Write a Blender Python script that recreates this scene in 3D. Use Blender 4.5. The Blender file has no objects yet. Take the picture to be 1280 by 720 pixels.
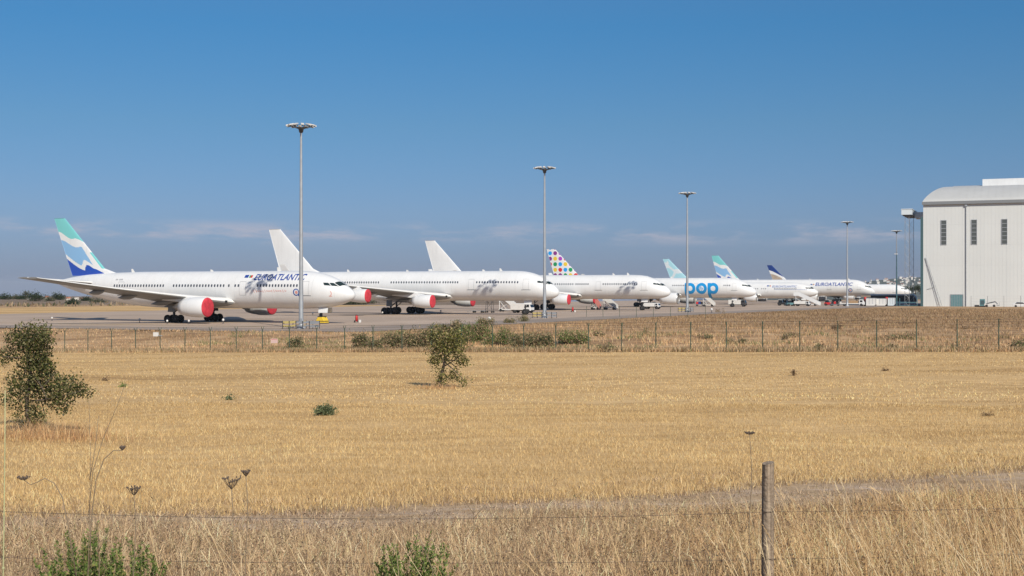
import bpy, bmesh, math, random
import numpy as np
from mathutils import Vector, Matrix, Euler
random.seed(7); RNG = np.random.default_rng(11)
R = math.radians
SC = bpy.context.scene; COL = SC.collection
FOC, HOR, CAMZ = 1600.0, 359.6, 5.08            # photo focal length (px of 1280), horizon row, camera height
TH = R(22.5); CT, ST = math.cos(TH), math.sin(TH)  # the stand / fence direction

# ------------------------------------------------------------------ helpers
def tag(o, label=None, cat=None, group=None, kind=None):
    if label: o['label'] = label
    if cat: o['category'] = cat
    if group: o['group'] = group
    if kind: o['kind'] = kind
    return o

def empty(name, loc=(0, 0, 0), rz=0.0, label=None, cat=None, group=None):
    o = bpy.data.objects.new(name, None); COL.objects.link(o)
    o.location = loc; o.rotation_euler = (0, 0, rz); o.empty_display_size = .3
    return tag(o, label, cat, group)

class MB:
    """collects verts / faces of one mesh object"""
    def __init__(s): s.v = []; s.f = []; s.m = []; s.sm = []
    def add(s, verts, faces, mi=0, smooth=False):
        n = len(s.v); s.v += [tuple(p) for p in verts]
        for k, f in enumerate(faces):
            s.f.append(tuple(i + n for i in f)); s.m.append(mi if isinstance(mi, int) else mi[k]); s.sm.append(smooth)
        return s
    def box(s, c, size, rot=None, mi=0, taper=None):
        hx, hy, hz = size[0] / 2, size[1] / 2, size[2] / 2
        vs = []
        for z in (-1, 1):
            t = 1.0 if (taper is None or z < 0) else taper
            for x, y in ((-1, -1), (1, -1), (1, 1), (-1, 1)): vs.append(Vector((x * hx * t, y * hy * t, z * hz)))
        if rot is not None:
            M = rot if isinstance(rot, Matrix) else Euler(rot).to_matrix()
            vs = [M @ v for v in vs]
        c = Vector(c)
        return s.add([v + c for v in vs], [(3, 2, 1, 0), (4, 5, 6, 7), (0, 1, 5, 4), (1, 2, 6, 5), (2, 3, 7, 6), (3, 0, 4, 7)], mi)
    def bbox(s, x0, x1, y0, y1, z0, z1, mi=0):
        return s.box(((x0 + x1) / 2, (y0 + y1) / 2, (z0 + z1) / 2), (abs(x1 - x0), abs(y1 - y0), abs(z1 - z0)), None, mi)
    def tube(s, p0, p1, r0, r1=None, n=8, mi=0, cap=True):
        p0, p1 = Vector(p0), Vector(p1); r1 = r0 if r1 is None else r1
        d = (p1 - p0)
        if d.length < 1e-6: return s
        q = d.to_track_quat('Z', 'Y').to_matrix()
        vs = []
        for p, r in ((p0, r0), (p1, r1)):
            for k in range(n):
                a = 2 * math.pi * k / n; vs.append(p + q @ Vector((math.cos(a) * r, math.sin(a) * r, 0)))
        fs = [(k, (k + 1) % n, n + (k + 1) % n, n + k) for k in range(n)]
        s.add(vs, fs, mi, n > 5)
        if cap: s.add(vs, [tuple(range(n - 1, -1, -1)), tuple(range(n, 2 * n))], mi)
        return s
    def path(s, pts, rs, n=6, mi=0):
        pts = [Vector(p) for p in pts]; m = len(pts); vs = []
        for i, p in enumerate(pts):
            d = pts[min(i + 1, m - 1)] - pts[max(i - 1, 0)]
            if d.length < 1e-7: d = Vector((0, 0, 1))
            d.normalize(); ref = Vector((0, 1, 0)) if abs(d.y) < .9 else Vector((1, 0, 0))
            a = d.cross(ref).normalized(); b = d.cross(a)
            for k in range(n): t = 2 * math.pi * k / n; vs.append(p + (a * math.cos(t) + b * math.sin(t)) * rs[i])
        fs = [(i * n + k, (i + 1) * n + k, (i + 1) * n + (k + 1) % n, i * n + (k + 1) % n) for i in range(m - 1) for k in range(n)]
        fs += [tuple(range(n)), tuple(range(m * n - 1, (m - 1) * n - 1, -1))]
        return s.add(vs, fs, mi, n > 4)
    def lathe(s, o, axis, prof, n=24, mi=0, smooth=True):
        """prof: list of (distance along axis, radius)"""
        o = Vector(o); q = Vector(axis).normalized().to_track_quat('Z', 'Y').to_matrix()
        vs = []
        for d, r in prof:
            for k in range(n):
                a = 2 * math.pi * k / n; vs.append(o + q @ Vector((math.cos(a) * r, math.sin(a) * r, d)))
        fs = []; ms = []
        for i in range(len(prof) - 1):
            for k in range(n):
                fs.append((i * n + k, i * n + (k + 1) % n, (i + 1) * n + (k + 1) % n, (i + 1) * n + k))
                ms.append(mi if isinstance(mi, int) else mi[i])
        return s.add(vs, fs, ms, smooth)
    def prism(s, poly, w, axis='y', mi=0, c=(0, 0, 0)):
        """polygon in (x,z) extruded along y by w, centred"""
        n = len(poly); c = Vector(c)
        vs = [Vector((p[0], -w / 2, p[1])) + c for p in poly] + [Vector((p[0], w / 2, p[1])) + c for p in poly]
        if axis == 'x': vs = [Vector((v.y, v.x, v.z)) for v in vs]
        fs = [tuple(range(n)), tuple(range(2 * n - 1, n - 1, -1))] + [((k + 1) % n, k, n + k, n + (k + 1) % n) for k in range(n)]
        return s.add(vs, fs, mi)
    def build(s, name, mats, parent=None, loc=None, rot=None, bevel=0.0):
        me = bpy.data.meshes.new(name)
        me.from_pydata([tuple(v) for v in s.v], [], s.f)
        mats = mats if isinstance(mats, (list, tuple)) else [mats]
        for m in mats: me.materials.append(m)
        me.polygons.foreach_set('material_index', s.m)
        me.polygons.foreach_set('use_smooth', s.sm)
        me.update()
        o = bpy.data.objects.new(name, me); COL.objects.link(o)
        if parent is not None: o.parent = parent
        if loc is not None: o.location = loc
        if rot is not None: o.rotation_euler = rot
        if bevel > 0:
            b = o.modifiers.new('bevel', 'BEVEL'); b.width = bevel; b.segments = 2; b.limit_method = 'ANGLE'; b.angle_limit = R(40)
        return o

def big_mesh(name, V, F, mats, attr=None):
    """numpy mesh of triangles with a per-corner-point colour attribute"""
    me = bpy.data.meshes.new(name)
    me.vertices.add(len(V)); me.vertices.foreach_set('co', np.asarray(V, np.float32).ravel())
    k = F.shape[1]
    me.loops.add(F.size); me.loops.foreach_set('vertex_index', F.astype(np.int32).ravel())
    me.polygons.add(len(F)); me.polygons.foreach_set('loop_start', np.arange(0, F.size, k, dtype=np.int32))
    if attr is not None:
        a = me.attributes.new('tint', 'FLOAT_COLOR', 'POINT')
        c = np.ones((len(V), 4), np.float32); c[:, :3] = attr; a.data.foreach_set('color', c.ravel())
    me.materials.append(mats); me.update(calc_edges=True)
    o = bpy.data.objects.new(name, me); COL.objects.link(o)
    return o

def copy_tree(o, parent=None):
    c = o.copy(); COL.objects.link(c)
    if parent is not None: c.parent = parent
    for ch in list(o.children): copy_tree(ch, c)
    return c

def gx(u, D): return (u - 640.0) / FOC * D
def dist(v, z=0.0): return (CAMZ - z) * FOC / (v - HOR)
def zat(v, D): return CAMZ + (HOR - v) * D / FOC

# ------------------------------------------------------------------ materials
def mat(name, col, rough=.6, metal=0.0, noise=0.0, nscale=3.0, bump=0.0, bscale=20.0, coat=0.0, spec=None):
    m = bpy.data.materials.new(name); m.use_nodes = True
    nt = m.node_tree; b = nt.nodes['Principled BSDF']
    b.inputs['Base Color'].default_value = (*col, 1); b.inputs['Roughness'].default_value = rough
    b.inputs['Metallic'].default_value = metal; b.inputs['Coat Weight'].default_value = coat
    if spec is not None: b.inputs['Specular IOR Level'].default_value = spec
    tc = nt.nodes.new('ShaderNodeTexCoord')
    if noise > 0:
        n = nt.nodes.new('ShaderNodeTexNoise'); n.inputs['Scale'].default_value = nscale; n.inputs['Detail'].default_value = 6
        nt.links.new(tc.outputs['Object'], n.inputs['Vector'])
        r = nt.nodes.new('ShaderNodeMapRange'); r.inputs['From Min'].default_value = .3; r.inputs['From Max'].default_value = .7
        r.inputs['To Min'].default_value = 1 - noise; r.inputs['To Max'].default_value = 1 + noise * .5
        nt.links.new(n.outputs['Fac'], r.inputs['Value'])
        mx = nt.nodes.new('ShaderNodeVectorMath'); mx.operation = 'SCALE'; mx.inputs[0].default_value = col
        nt.links.new(r.outputs['Result'], mx.inputs['Scale']); nt.links.new(mx.outputs['Vector'], b.inputs['Base Color'])
    if bump > 0:
        n2 = nt.nodes.new('ShaderNodeTexNoise'); n2.inputs['Scale'].default_value = bscale; n2.inputs['Detail'].default_value = 5
        nt.links.new(tc.outputs['Object'], n2.inputs['Vector'])
        bp = nt.nodes.new('ShaderNodeBump'); bp.inputs['Strength'].default_value = bump; bp.inputs['Distance'].default_value = .05
        nt.links.new(n2.outputs['Fac'], bp.inputs['Height']); nt.links.new(bp.outputs['Normal'], b.inputs['Normal'])
    return m

def leaf_mat(name, gain=1.0, rough=.6, trans=.25):
    m = bpy.data.materials.new(name); m.use_nodes = True
    nt = m.node_tree; b = nt.nodes['Principled BSDF']; b.inputs['Roughness'].default_value = rough
    b.inputs['Specular IOR Level'].default_value = .25
    at = nt.nodes.new('ShaderNodeAttribute'); at.attribute_name = 'tint'
    nt.links.new(at.outputs['Color'], b.inputs['Base Color'])
    tr = nt.nodes.new('ShaderNodeBsdfTranslucent'); nt.links.new(at.outputs['Color'], tr.inputs['Color'])
    mx = nt.nodes.new('ShaderNodeMixShader'); mx.inputs['Fac'].default_value = trans
    nt.links.new(b.outputs['BSDF'], mx.inputs[1]); nt.links.new(tr.outputs['BSDF'], mx.inputs[2])
    nt.links.new(mx.outputs['Shader'], nt.nodes['Material Output'].inputs['Surface'])
    return m

M = {}
M['white'] = mat('aircraft_white_paint', (.75, .755, .75), .38, noise=.05, nscale=.35, coat=.2)
M['offwhite'] = mat('white_paint_aged', (.72, .71, .68), .45, noise=.08, nscale=.8)
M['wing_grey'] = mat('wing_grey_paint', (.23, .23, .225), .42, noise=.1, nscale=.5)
M['dark_metal'] = mat('dark_gear_metal', (.06, .06, .065), .5, noise=.2)
M['steel'] = mat('bare_steel', (.42, .43, .44), .42, .7, noise=.15, nscale=4)
M['galv'] = mat('galvanised_steel', (.40, .42, .44), .5, .35, noise=.12, nscale=1.5)
M['rubber'] = mat('tyre_rubber', (.018, .018, .018), .8, noise=.25)
M['glass'] = mat('dark_window', (.015, .02, .025), .12)
M['cabin_window'] = mat('cabin_window', (.07, .08, .10), .25)
M['cockpit_glass'] = mat('cockpit_glass', (.02, .035, .035), .1)
M['red_cover'] = mat('red_fabric_cover', (.60, .04, .06), .8, noise=.3, nscale=1.6, bump=.9, bscale=2.2)
M['exhaust'] = mat('exhaust_metal', (.30, .27, .24), .4, .6, noise=.2)
M['inlet'] = mat('inlet_interior', (.20, .19, .18), .5)
M['door_line'] = mat('panel_line', (.30, .31, .33), .6)
M['teal'] = mat('paint_teal', (.19, .56, .56), .35, coat=.3)
M['lightblue'] = mat('paint_light_blue', (.24, .45, .70), .35, coat=.3)
M['blue'] = mat('paint_royal_blue', (.015, .075, .42), .35, coat=.3)
M['navy'] = mat('paint_navy', (.01, .04, .20), .35, coat=.3)
M['paleteal'] = mat('paint_pale_teal', (.36, .62, .70), .4)
M['palegrey'] = mat('paint_pale_grey', (.62, .68, .71), .4)
M['beige'] = mat('paint_beige', (.45, .36, .28), .5, noise=.3, nscale=1.2)
M['pop_blue'] = mat('paint_cyan_blue', (.005, .27, .62), .4)
M['logo_blue'] = mat('logo_blue', (.015, .06, .30), .4)
M['logo_pale'] = mat('logo_faded_blue', (.12, .18, .38), .5)
M['red'] = mat('paint_red', (.60, .03, .03), .45)
M['pink_red'] = mat('faded_red_script', (.66, .28, .24), .5)
M['green'] = mat('paint_green', (.01, .28, .10), .45)
M['yellow'] = mat('paint_yellow', (.75, .52, .04), .5)
M['purple'] = mat('paint_purple', (.22, .03, .22), .45)
M['magenta'] = mat('paint_violet', (.36, .06, .46), .45)
M['dot_blue'] = mat('paint_sky_blue', (.01, .32, .78), .45)
M['black'] = mat('black_plastic', (.02, .02, .022), .6)
M['orange'] = mat('orange_plastic', (.70, .18, .04), .6)
M['hangar'] = mat('hangar_cladding', (.63, .645, .63), .55, noise=.03, nscale=.12)
M['hangar_roof'] = mat('hangar_roof_sheet', (.52, .52, .50), .5, noise=.05, nscale=.2)
M['gutter'] = mat('gutter_grey', (.20, .21, .22), .55)
M['slit'] = mat('slit_glass', (.09, .10, .095), .3)
M['dark_teal'] = mat('dark_teal_steel', (.05, .105, .115), .5)
M['faded_red'] = mat('faded_red_paint', (.58, .22, .19), .6)
M['pale_yellow'] = mat('faded_yellow_paint', (.55, .44, .16), .6)
M['teal_steel'] = mat('teal_painted_steel', (.11, .24, .26), .5, noise=.15)
M['concrete'] = mat('cast_concrete', (.42, .40, .37), .9, noise=.15, nscale=2, bump=.2)
M['wood'] = mat('weathered_wood', (.27, .215, .165), .9, noise=.35, nscale=6, bump=.5, bscale=25)
M['wire'] = mat('rusty_wire', (.10, .075, .06), .7, .3)
M['fence_green'] = mat('green_coated_steel', (.045, .085, .055), .5, noise=.2)
M['bark'] = mat('oak_bark', (.11, .085, .065), .95, noise=.4, nscale=9, bump=.6)
M['dry_stem'] = mat('dry_stem', (.20, .15, .10), .9, noise=.25, nscale=14)
M['grey_stem'] = mat('grey_dry_stem', (.23, .175, .115), .9, noise=.25, nscale=14)
M['dry_head'] = mat('dry_seed_head', (.12, .09, .07), .95, noise=.3, nscale=20)
M['reed'] = mat('pale_green_reed', (.42, .42, .22), .7, noise=.2, nscale=5)
M['leaf'] = leaf_mat('leaf')
M['straw'] = leaf_mat('straw', trans=.22)
M['cream_wall'] = mat('whitewashed_wall', (.70, .66, .60), .8, noise=.06)
M['terracotta'] = mat('terracotta_roof', (.36, .15, .09), .85, noise=.2)
M['tan_load'] = mat('tan_cargo', (.40, .26, .14), .8, noise=.15)
M['pink_sign'] = mat('faded_sign', (.66, .48, .44), .6)

# fuselage paint with a little streaky grime and panel joints, driven by its own coordinates
def grimy_white():
    m = M['white']; nt = m.node_tree; N = nt.nodes; b = N['Principled BSDF']; Lk = nt.links
    src = b.inputs['Base Color'].links[0].from_socket
    tc = N.new('ShaderNodeTexCoord'); sp = N.new('ShaderNodeSeparateXYZ'); Lk.new(tc.outputs['Object'], sp.inputs[0])
    def mth(op, x, y=None):
        q = N.new('ShaderNodeMath'); q.operation = op
        for k, v in enumerate((x, y)):
            if v is None: continue
            if isinstance(v, (int, float)): q.inputs[k].default_value = v
            else: Lk.new(v, q.inputs[k])
        return q.outputs[0]
    seam = mth('LESS_THAN', mth('ABSOLUTE', mth('SUBTRACT', mth('FRACT', mth('MULTIPLY', sp.outputs['X'], .31)), .5)), .012)
    mp = N.new('ShaderNodeMapping'); mp.inputs['Scale'].default_value = (.9, .9, .16); Lk.new(tc.outputs['Object'], mp.inputs['Vector'])
    nz = N.new('ShaderNodeTexNoise'); nz.inputs['Scale'].default_value = 1.6; nz.inputs['Detail'].default_value = 7; nz.inputs['Roughness'].default_value = .65; Lk.new(mp.outputs['Vector'], nz.inputs['Vector'])
    r = N.new('ShaderNodeMapRange'); r.inputs['From Min'].default_value = .42; r.inputs['From Max'].default_value = .75; r.inputs['To Min'].default_value = 1.0; r.inputs['To Max'].default_value = .945; Lk.new(nz.outputs['Fac'], r.inputs['Value'])
    f = mth('MULTIPLY', r.outputs['Result'], mth('SUBTRACT', 1.0, mth('MULTIPLY', seam, .09)))
    mx = N.new('ShaderNodeVectorMath'); mx.operation = 'SCALE'; Lk.new(src, mx.inputs[0]); Lk.new(f, mx.inputs['Scale']); Lk.new(mx.outputs['Vector'], b.inputs['Base Color'])
    h = M['hangar']; nt = h.node_tree; N = nt.nodes; b = N['Principled BSDF']; Lk = nt.links
    src = b.inputs['Base Color'].links[0].from_socket
    tc = N.new('ShaderNodeTexCoord'); mp = N.new('ShaderNodeMapping'); mp.inputs['Scale'].default_value = (.8, .8, .03); Lk.new(tc.outputs['Object'], mp.inputs['Vector'])
    nz = N.new('ShaderNodeTexNoise'); nz.inputs['Scale'].default_value = 1.0; nz.inputs['Detail'].default_value = 6; Lk.new(mp.outputs['Vector'], nz.inputs['Vector'])
    r = N.new('ShaderNodeMapRange'); r.inputs['From Min'].default_value = .4; r.inputs['From Max'].default_value = .72; r.inputs['To Min'].default_value = 1.0; r.inputs['To Max'].default_value = .975; Lk.new(nz.outputs['Fac'], r.inputs['Value'])
    sp = N.new('ShaderNodeSeparateXYZ'); Lk.new(tc.outputs['Object'], sp.inputs[0])
    jn = mth('LESS_THAN', mth('FRACT', mth('MULTIPLY', sp.outputs['Z'], .1667)), .018); f = mth('MULTIPLY', r.outputs['Result'], mth('SUBTRACT', 1.0, mth('MULTIPLY', jn, .06)))
    mx = N.new('ShaderNodeVectorMath'); mx.operation = 'SCALE'; Lk.new(src, mx.inputs[0]); Lk.new(f, mx.inputs['Scale']); Lk.new(mx.outputs['Vector'], b.inputs['Base Color'])
grimy_white()

# wooden post grain
def wood_grain():
    m = M['wood']; nt = m.node_tree; b = nt.nodes['Principled BSDF']
    tc = nt.nodes.new('ShaderNodeTexCoord'); mp = nt.nodes.new('ShaderNodeMapping'); mp.inputs['Scale'].default_value = (60, 60, 2.2)
    n = nt.nodes.new('ShaderNodeTexNoise'); n.inputs['Scale'].default_value = 1.0; n.inputs['Detail'].default_value = 8
    rp = nt.nodes.new('ShaderNodeValToRGB'); e = rp.color_ramp.elements
    e[0].position = .3; e[0].color = (.12, .085, .058, 1); e[1].position = .68; e[1].color = (.42, .325, .23, 1)
    nt.links.new(tc.outputs['Object'], mp.inputs['Vector']); nt.links.new(mp.outputs['Vector'], n.inputs['Vector'])
    nt.links.new(n.outputs['Fac'], rp.inputs['Fac']); nt.links.new(rp.outputs['Color'], b.inputs['Base Color'])
wood_grain()

# ------------------------------------------------------------------ terrain
def sstep(x, a, b):
    t = np.clip((x - a) / (b - a), 0, 1); return t * t * (3 - 2 * t)
PY = [-60, 0, 9, 12, 15, 18, 22, 37, 62, 90, 200]; PZ = [2.9, 2.75, 2.45, 2.25, 1.98, 1.72, 1.45, .85, .25, .05, 0.0]
def zg(X, Y):
    X = np.asarray(X, float); Y = np.asarray(Y, float)
    b = X * ST + Y * CT; a = X * CT - Y * ST
    pr = np.interp(Y, PY, PZ)
    zf = np.clip(.33 + .02 * a, -1.8, .9)
    w = sstep(b, 40, 100); z = pr * (1 - w) + zf * w
    w2 = sstep(b, 105.5, 122.5); z = z * (1 - w2)
    und = .05 * np.sin(X * .31 + 1.3) * np.sin(Y * .23) + .035 * np.sin(X * .9 + Y * .4)
    near = 1 - sstep(b, 60, 100)
    bump = .5 + .25 * np.sin(a * .31 + b * .17) + .2 * np.sin(a * .83 - b * .29 + 1) + .15 * np.sin(a * .13 + b * .61)
    mound = (.85 * np.exp(-((b - 120) / 8) ** 2) + .5 * np.exp(-((b - 150) / 14) ** 2)) * bump * sstep(a, -72, -40)      # rough bank behind the fence on the right
    z = z + und * near + mound
    # pavement area is cut a little lower than the sheets laid on it
    fall = .0032 * np.maximum(0, Y - 240); drop = .013 * np.maximum(0, Y - (485 + .9 * np.maximum(0, X + 60)))
    return z - fall - drop
def apz(Y): return .03 - .0032 * max(0.0, Y - 240)

def ground_sheet():
    ys = np.concatenate([np.linspace(-40, 6, 12), np.linspace(7, 40, 80), np.linspace(41, 140, 130), np.linspace(145, 700, 60), np.geomspace(740, 14000, 22)])
    xs = np.concatenate([-np.geomspace(9000, 130, 20), np.linspace(-120, 120, 200), np.geomspace(130, 9000, 20)])
    X, Y = np.meshgrid(xs, ys); Z = zg(X, Y)
    far = np.maximum(0, np.hypot(X, Y) - 400); 
    V = np.stack([X, Y, Z], -1).reshape(-1, 3)
    n = len(xs); i, j = np.meshgrid(np.arange(len(ys) - 1), np.arange(n - 1), indexing='ij')
    F = np.stack([i * n + j, i * n + j + 1, (i + 1) * n + j + 1, (i + 1) * n + j], -1).reshape(-1, 4)
    m = bpy.data.materials.new('dry_ground'); m.use_nodes = True; nt = m.node_tree; N = nt.nodes; Lk = nt.links
    b = N['Principled BSDF']; b.inputs['Roughness'].default_value = .95; b.inputs['Specular IOR Level'].default_value = .1
    tc = N.new('ShaderNodeTexCoord'); sp = N.new('ShaderNodeSeparateXYZ'); Lk.new(tc.outputs['Object'], sp.inputs[0])
    def noise(scale, sc=(1, 1, 1), det=6, rot=0, rough=.6):
        mp = N.new('ShaderNodeMapping'); mp.inputs['Scale'].default_value = sc; mp.inputs['Rotation'].default_value = (0, 0, rot)
        Lk.new(tc.outputs['Object'], mp.inputs['Vector'])
        n = N.new('ShaderNodeTexNoise'); n.inputs['Scale'].default_value = scale; n.inputs['Detail'].default_value = det; n.inputs['Roughness'].default_value = rough
        Lk.new(mp.outputs['Vector'], n.inputs['Vector']); return n.outputs['Fac']
    def math_(op, x, y=None, z=None):
        q = N.new('ShaderNodeMath'); q.operation = op
        for k, val in enumerate((x, y, z)):
            if val is None: continue
            if isinstance(val, (int, float)): q.inputs[k].default_value = val
            else: Lk.new(val, q.inputs[k])
        return q.outputs[0]
    def ramp(fac, stops):
        r = N.new('ShaderNodeValToRGB'); e = r.color_ramp.elements
        while len(e) < len(stops): e.new(.5)
        for q, (p, c) in zip(e, stops): q.position = p; q.color = (*c, 1)
        Lk.new(fac, r.inputs['Fac']); return r.outputs['Color']
    def mix(f, c1, c2):
        q = N.new('ShaderNodeMix'); q.data_type = 'RGBA'
        Lk.new(f, q.inputs['Factor']); Lk.new(c1, q.inputs['A']); Lk.new(c2, q.inputs['B']); return q.outputs['Result']
    def sm(x, a, bb):
        q = N.new('ShaderNodeMapRange'); q.interpolation_type = 'SMOOTHSTEP'
        q.inputs['From Min'].default_value = a; q.inputs['From Max'].default_value = bb; Lk.new(x, q.inputs['Value']); return q.outputs['Result']
    x, y = sp.outputs['X'], sp.outputs['Y']
    bb = math_('ADD', math_('MULTIPLY', x, ST), math_('MULTIPLY', y, CT))
    n_big = noise(.06, (1, 2.2, 1)); n_mid = noise(.7, (.45, 1.6, 1)); n_fine = noise(9, (1, .6, 1), 8, 0, .75)
    f1 = math_('ADD', math_('MULTIPLY', n_mid, .55), math_('MULTIPLY', n_fine, .45))
    field = ramp(f1, [(.30, (.38, .24, .11)), (.44, (.56, .37, .175)), (.58, (.70, .48, .235)), (.75, (.78, .56, .30))])
    fieldb = ramp(math_('ADD', math_('MULTIPLY', noise(.045, (.35, 2.6, 1), 8), .6), math_('MULTIPLY', n_big, .4)), [(.38, (.66, .60, .54)), (.47, (.93, .91, .88)), (.55, (1, 1, 1)), (.66, (1.06, 1.05, 1.03))])
    mul = N.new('ShaderNodeMix'); mul.data_type = 'RGBA'; mul.blend_type = 'MULTIPLY'; mul.inputs['Factor'].default_value = 1
    Lk.new(field, mul.inputs['A']); Lk.new(fieldb, mul.inputs['B']); field = mul.outputs['Result']
    rough_g = ramp(math_('ADD', math_('MULTIPLY', f1, .5), math_('MULTIPLY', noise(.13, (1, 1.6, 1), 7), .5)), [(.36, (.17, .105, .06)), (.46, (.35, .22, .12)), (.54, (.48, .32, .18)), (.64, (.58, .41, .25))])
    verge = ramp(math_('ADD', math_('MULTIPLY', n_mid, .4), math_('MULTIPLY', n_fine, .6)), [(.3, (.24, .155, .09)), (.5, (.44, .31, .185)), (.7, (.60, .45, .29))])
    track = ramp(f1, [(.3, (.34, .25, .175)), (.5, (.54, .415, .305)), (.7, (.68, .54, .41))])
    wob = math_('MULTIPLY', math_('SUBTRACT', noise(.45, (1, 1, 1), 8, 0, .7), .5), 4.5)
    # gravel track: a band running away to the right in front of the field
    tr = math_('ADD', math_('SUBTRACT', math_('MULTIPLY', y, .913), math_('MULTIPLY', x, .407)), wob)
    field_in = sm(tr, 20.0, 20.7)
    track_in = math_('MULTIPLY', math_('MULTIPLY', sm(tr, 17.0, 18.3), math_('SUBTRACT', 1.0, sm(tr, 19.4, 20.6))), sm(noise(1.1, (.6, 1.3, 1), 8, 0, .75), .44, .66))
    beyond = sm(math_('ADD', bb, math_('MULTIPLY', wob, .25)), 102.2, 102.9)
    c = mix(field_in, verge, field); c = mix(track_in, c, track); c = mix(beyond, c, rough_g)
    aa = math_('ADD', math_('SUBTRACT', math_('MULTIPLY', x, CT), math_('MULTIPLY', y, ST)), math_('MULTIPLY', wob, 3.0))
    strip = math_('MULTIPLY', sm(aa, -262, -256), math_('SUBTRACT', 1.0, sm(aa, -186, -180)))
    c = mix(strip, c, field)
    Lk.new(c, b.inputs['Base Color'])
    bp = N.new('ShaderNodeBump'); bp.inputs['Strength'].default_value = .5; bp.inputs['Distance'].default_value = .05
    Lk.new(f1, bp.inputs['Height']); Lk.new(bp.outputs['Normal'], b.inputs['Normal'])
    o = big_mesh('ground', V, F, m); o['kind'] = 'structure'
    o.data.polygons.foreach_set('use_smooth', [True] * len(F))
    return o
ground_sheet()

# aprons and shoulder: sheets just above the terrain
def edge_a(b): return np.interp(b, [126, 135.3, 198.7, 262, 388, 452, 700, 1100], [-84 + 9, -75, -67, -59.5, -44, -36, -6, 40])
def sheet(name, quad_rows, z, m):
    mb = MB(); n = len(quad_rows)
    vs = []
    nc = 14; rows = []
    for q in range(n - 1):
        for k in range(10):
            t = k / 10; rows.append([quad_rows[q][j] * (1 - t) + quad_rows[q + 1][j] * t for j in range(3)])
    rows.append(quad_rows[-1])
    for (a0, a1, b) in rows:
        for k in range(nc + 1):
            a = a0 + (a1 - a0) * k / nc; Y = -a * ST + b * CT
            vs.append((a * CT + b * ST, Y, z + apz(Y) - .03))
    W = nc + 1; fs = [(i * W + k, i * W + k + 1, (i + 1) * W + k + 1, (i + 1) * W + k) for i in range(len(rows) - 1) for k in range(nc)]
    mb.add(vs, fs); o = mb.build(name, m); o['kind'] = 'structure'; return o
def pave_mat(name, c0, c1, joint):
    m = bpy.data.materials.new(name); m.use_nodes = True; nt = m.node_tree; N = nt.nodes; b = N['Principled BSDF']
    b.inputs['Roughness'].default_value = .85
    tc = N.new('ShaderNodeTexCoord'); mp = N.new('ShaderNodeMapping'); mp.inputs['Rotation'].default_value = (0, 0, TH); nt.links.new(tc.outputs['Object'], mp.inputs['Vector'])
    n = N.new('ShaderNodeTexNoise'); n.inputs['Scale'].default_value = .05; n.inputs['Detail'].default_value = 9; n.inputs['Roughness'].default_value = .65
    nt.links.new(mp.outputs['Vector'], n.inputs['Vector'])
    r = N.new('ShaderNodeValToRGB'); e = r.color_ramp.elements; e[0].position = .35; e[1].position = .65; e[0].color = (*c0, 1); e[1].color = (*c1, 1)
    nt.links.new(n.outputs['Fac'], r.inputs['Fac'])
    br = N.new('ShaderNodeTexBrick'); br.inputs['Scale'].default_value = 1.0; br.offset = 0; br.inputs['Brick Width'].default_value = 7.5; br.inputs['Row Height'].default_value = 7.5
    br.inputs['Mortar Size'].default_value = .06; br.inputs['Color1'].default_value = (1, 1, 1, 1); br.inputs['Color2'].default_value = (.93, .93, .93, 1); br.inputs['Mortar'].default_value = (joint, joint, joint, 1)
    nt.links.new(mp.outputs['Vector'], br.inputs['Vector'])
    mx = N.new('ShaderNodeMix'); mx.data_type = 'RGBA'; mx.blend_type = 'MULTIPLY'; mx.inputs['Factor'].default_value = 1
    nt.links.new(r.outputs['Color'], mx.inputs['A']); nt.links.new(br.outputs['Color'], mx.inputs['B']); nt.links.new(mx.outputs['Result'], b.inputs['Base Color'])
    return m
CONC = pave_mat('apron_concrete', (.40, .30, .22), (.52, .40, .30), .82)
ASPH = pave_mat('shoulder_asphalt', (.27, .215, .17), (.37, .295, .235), .95)
bs = [128, 150, 200, 262, 330, 388, 452, 600, 640]
sheet('apron', [(-186, float(edge_a(b)) - 7, b) for b in bs], .03, CONC)
sheet('service_road', [(float(edge_a(b)) - 7, float(edge_a(b)) + 3, b) for b in bs], .034, ASPH)
sheet('apron_shoulder', [(-186, -82, 124.6), (-186, -82, 134)], .038, ASPH)
def mark_mat(c): return mat('paint_marking', c, .8, noise=.3, nscale=.6)
YL = mark_mat((.55, .36, .05)); WL = mark_mat((.6, .58, .54))
sheet('taxi_line_marking', [(-180, -93, 141.0), (-180, -93, 141.35)], .046, YL)

# ------------------------------------------------------------------ aircraft
def herm(xs, ys, x):
    xs = np.asarray(xs, float); ys = np.asarray(ys, float)
    d = np.diff(ys) / np.diff(xs); m = np.zeros_like(ys); m[0], m[-1] = d[0], d[-1]
    for i in range(1, len(xs) - 1): m[i] = 0 if d[i - 1] * d[i] <= 0 else 2 * d[i - 1] * d[i] / (d[i - 1] + d[i])
    x = np.clip(x, xs[0], xs[-1]); i = np.clip(np.searchsorted(xs, x, side='right') - 1, 0, len(xs) - 2)
    h = xs[i + 1] - xs[i]; t = (x - xs[i]) / h
    return ys[i] * (2 * t**3 - 3 * t**2 + 1) + h * m[i] * (t**3 - 2 * t**2 + t) + ys[i + 1] * (-2 * t**3 + 3 * t**2) + h * m[i + 1] * (t**3 - t**2)

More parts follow.
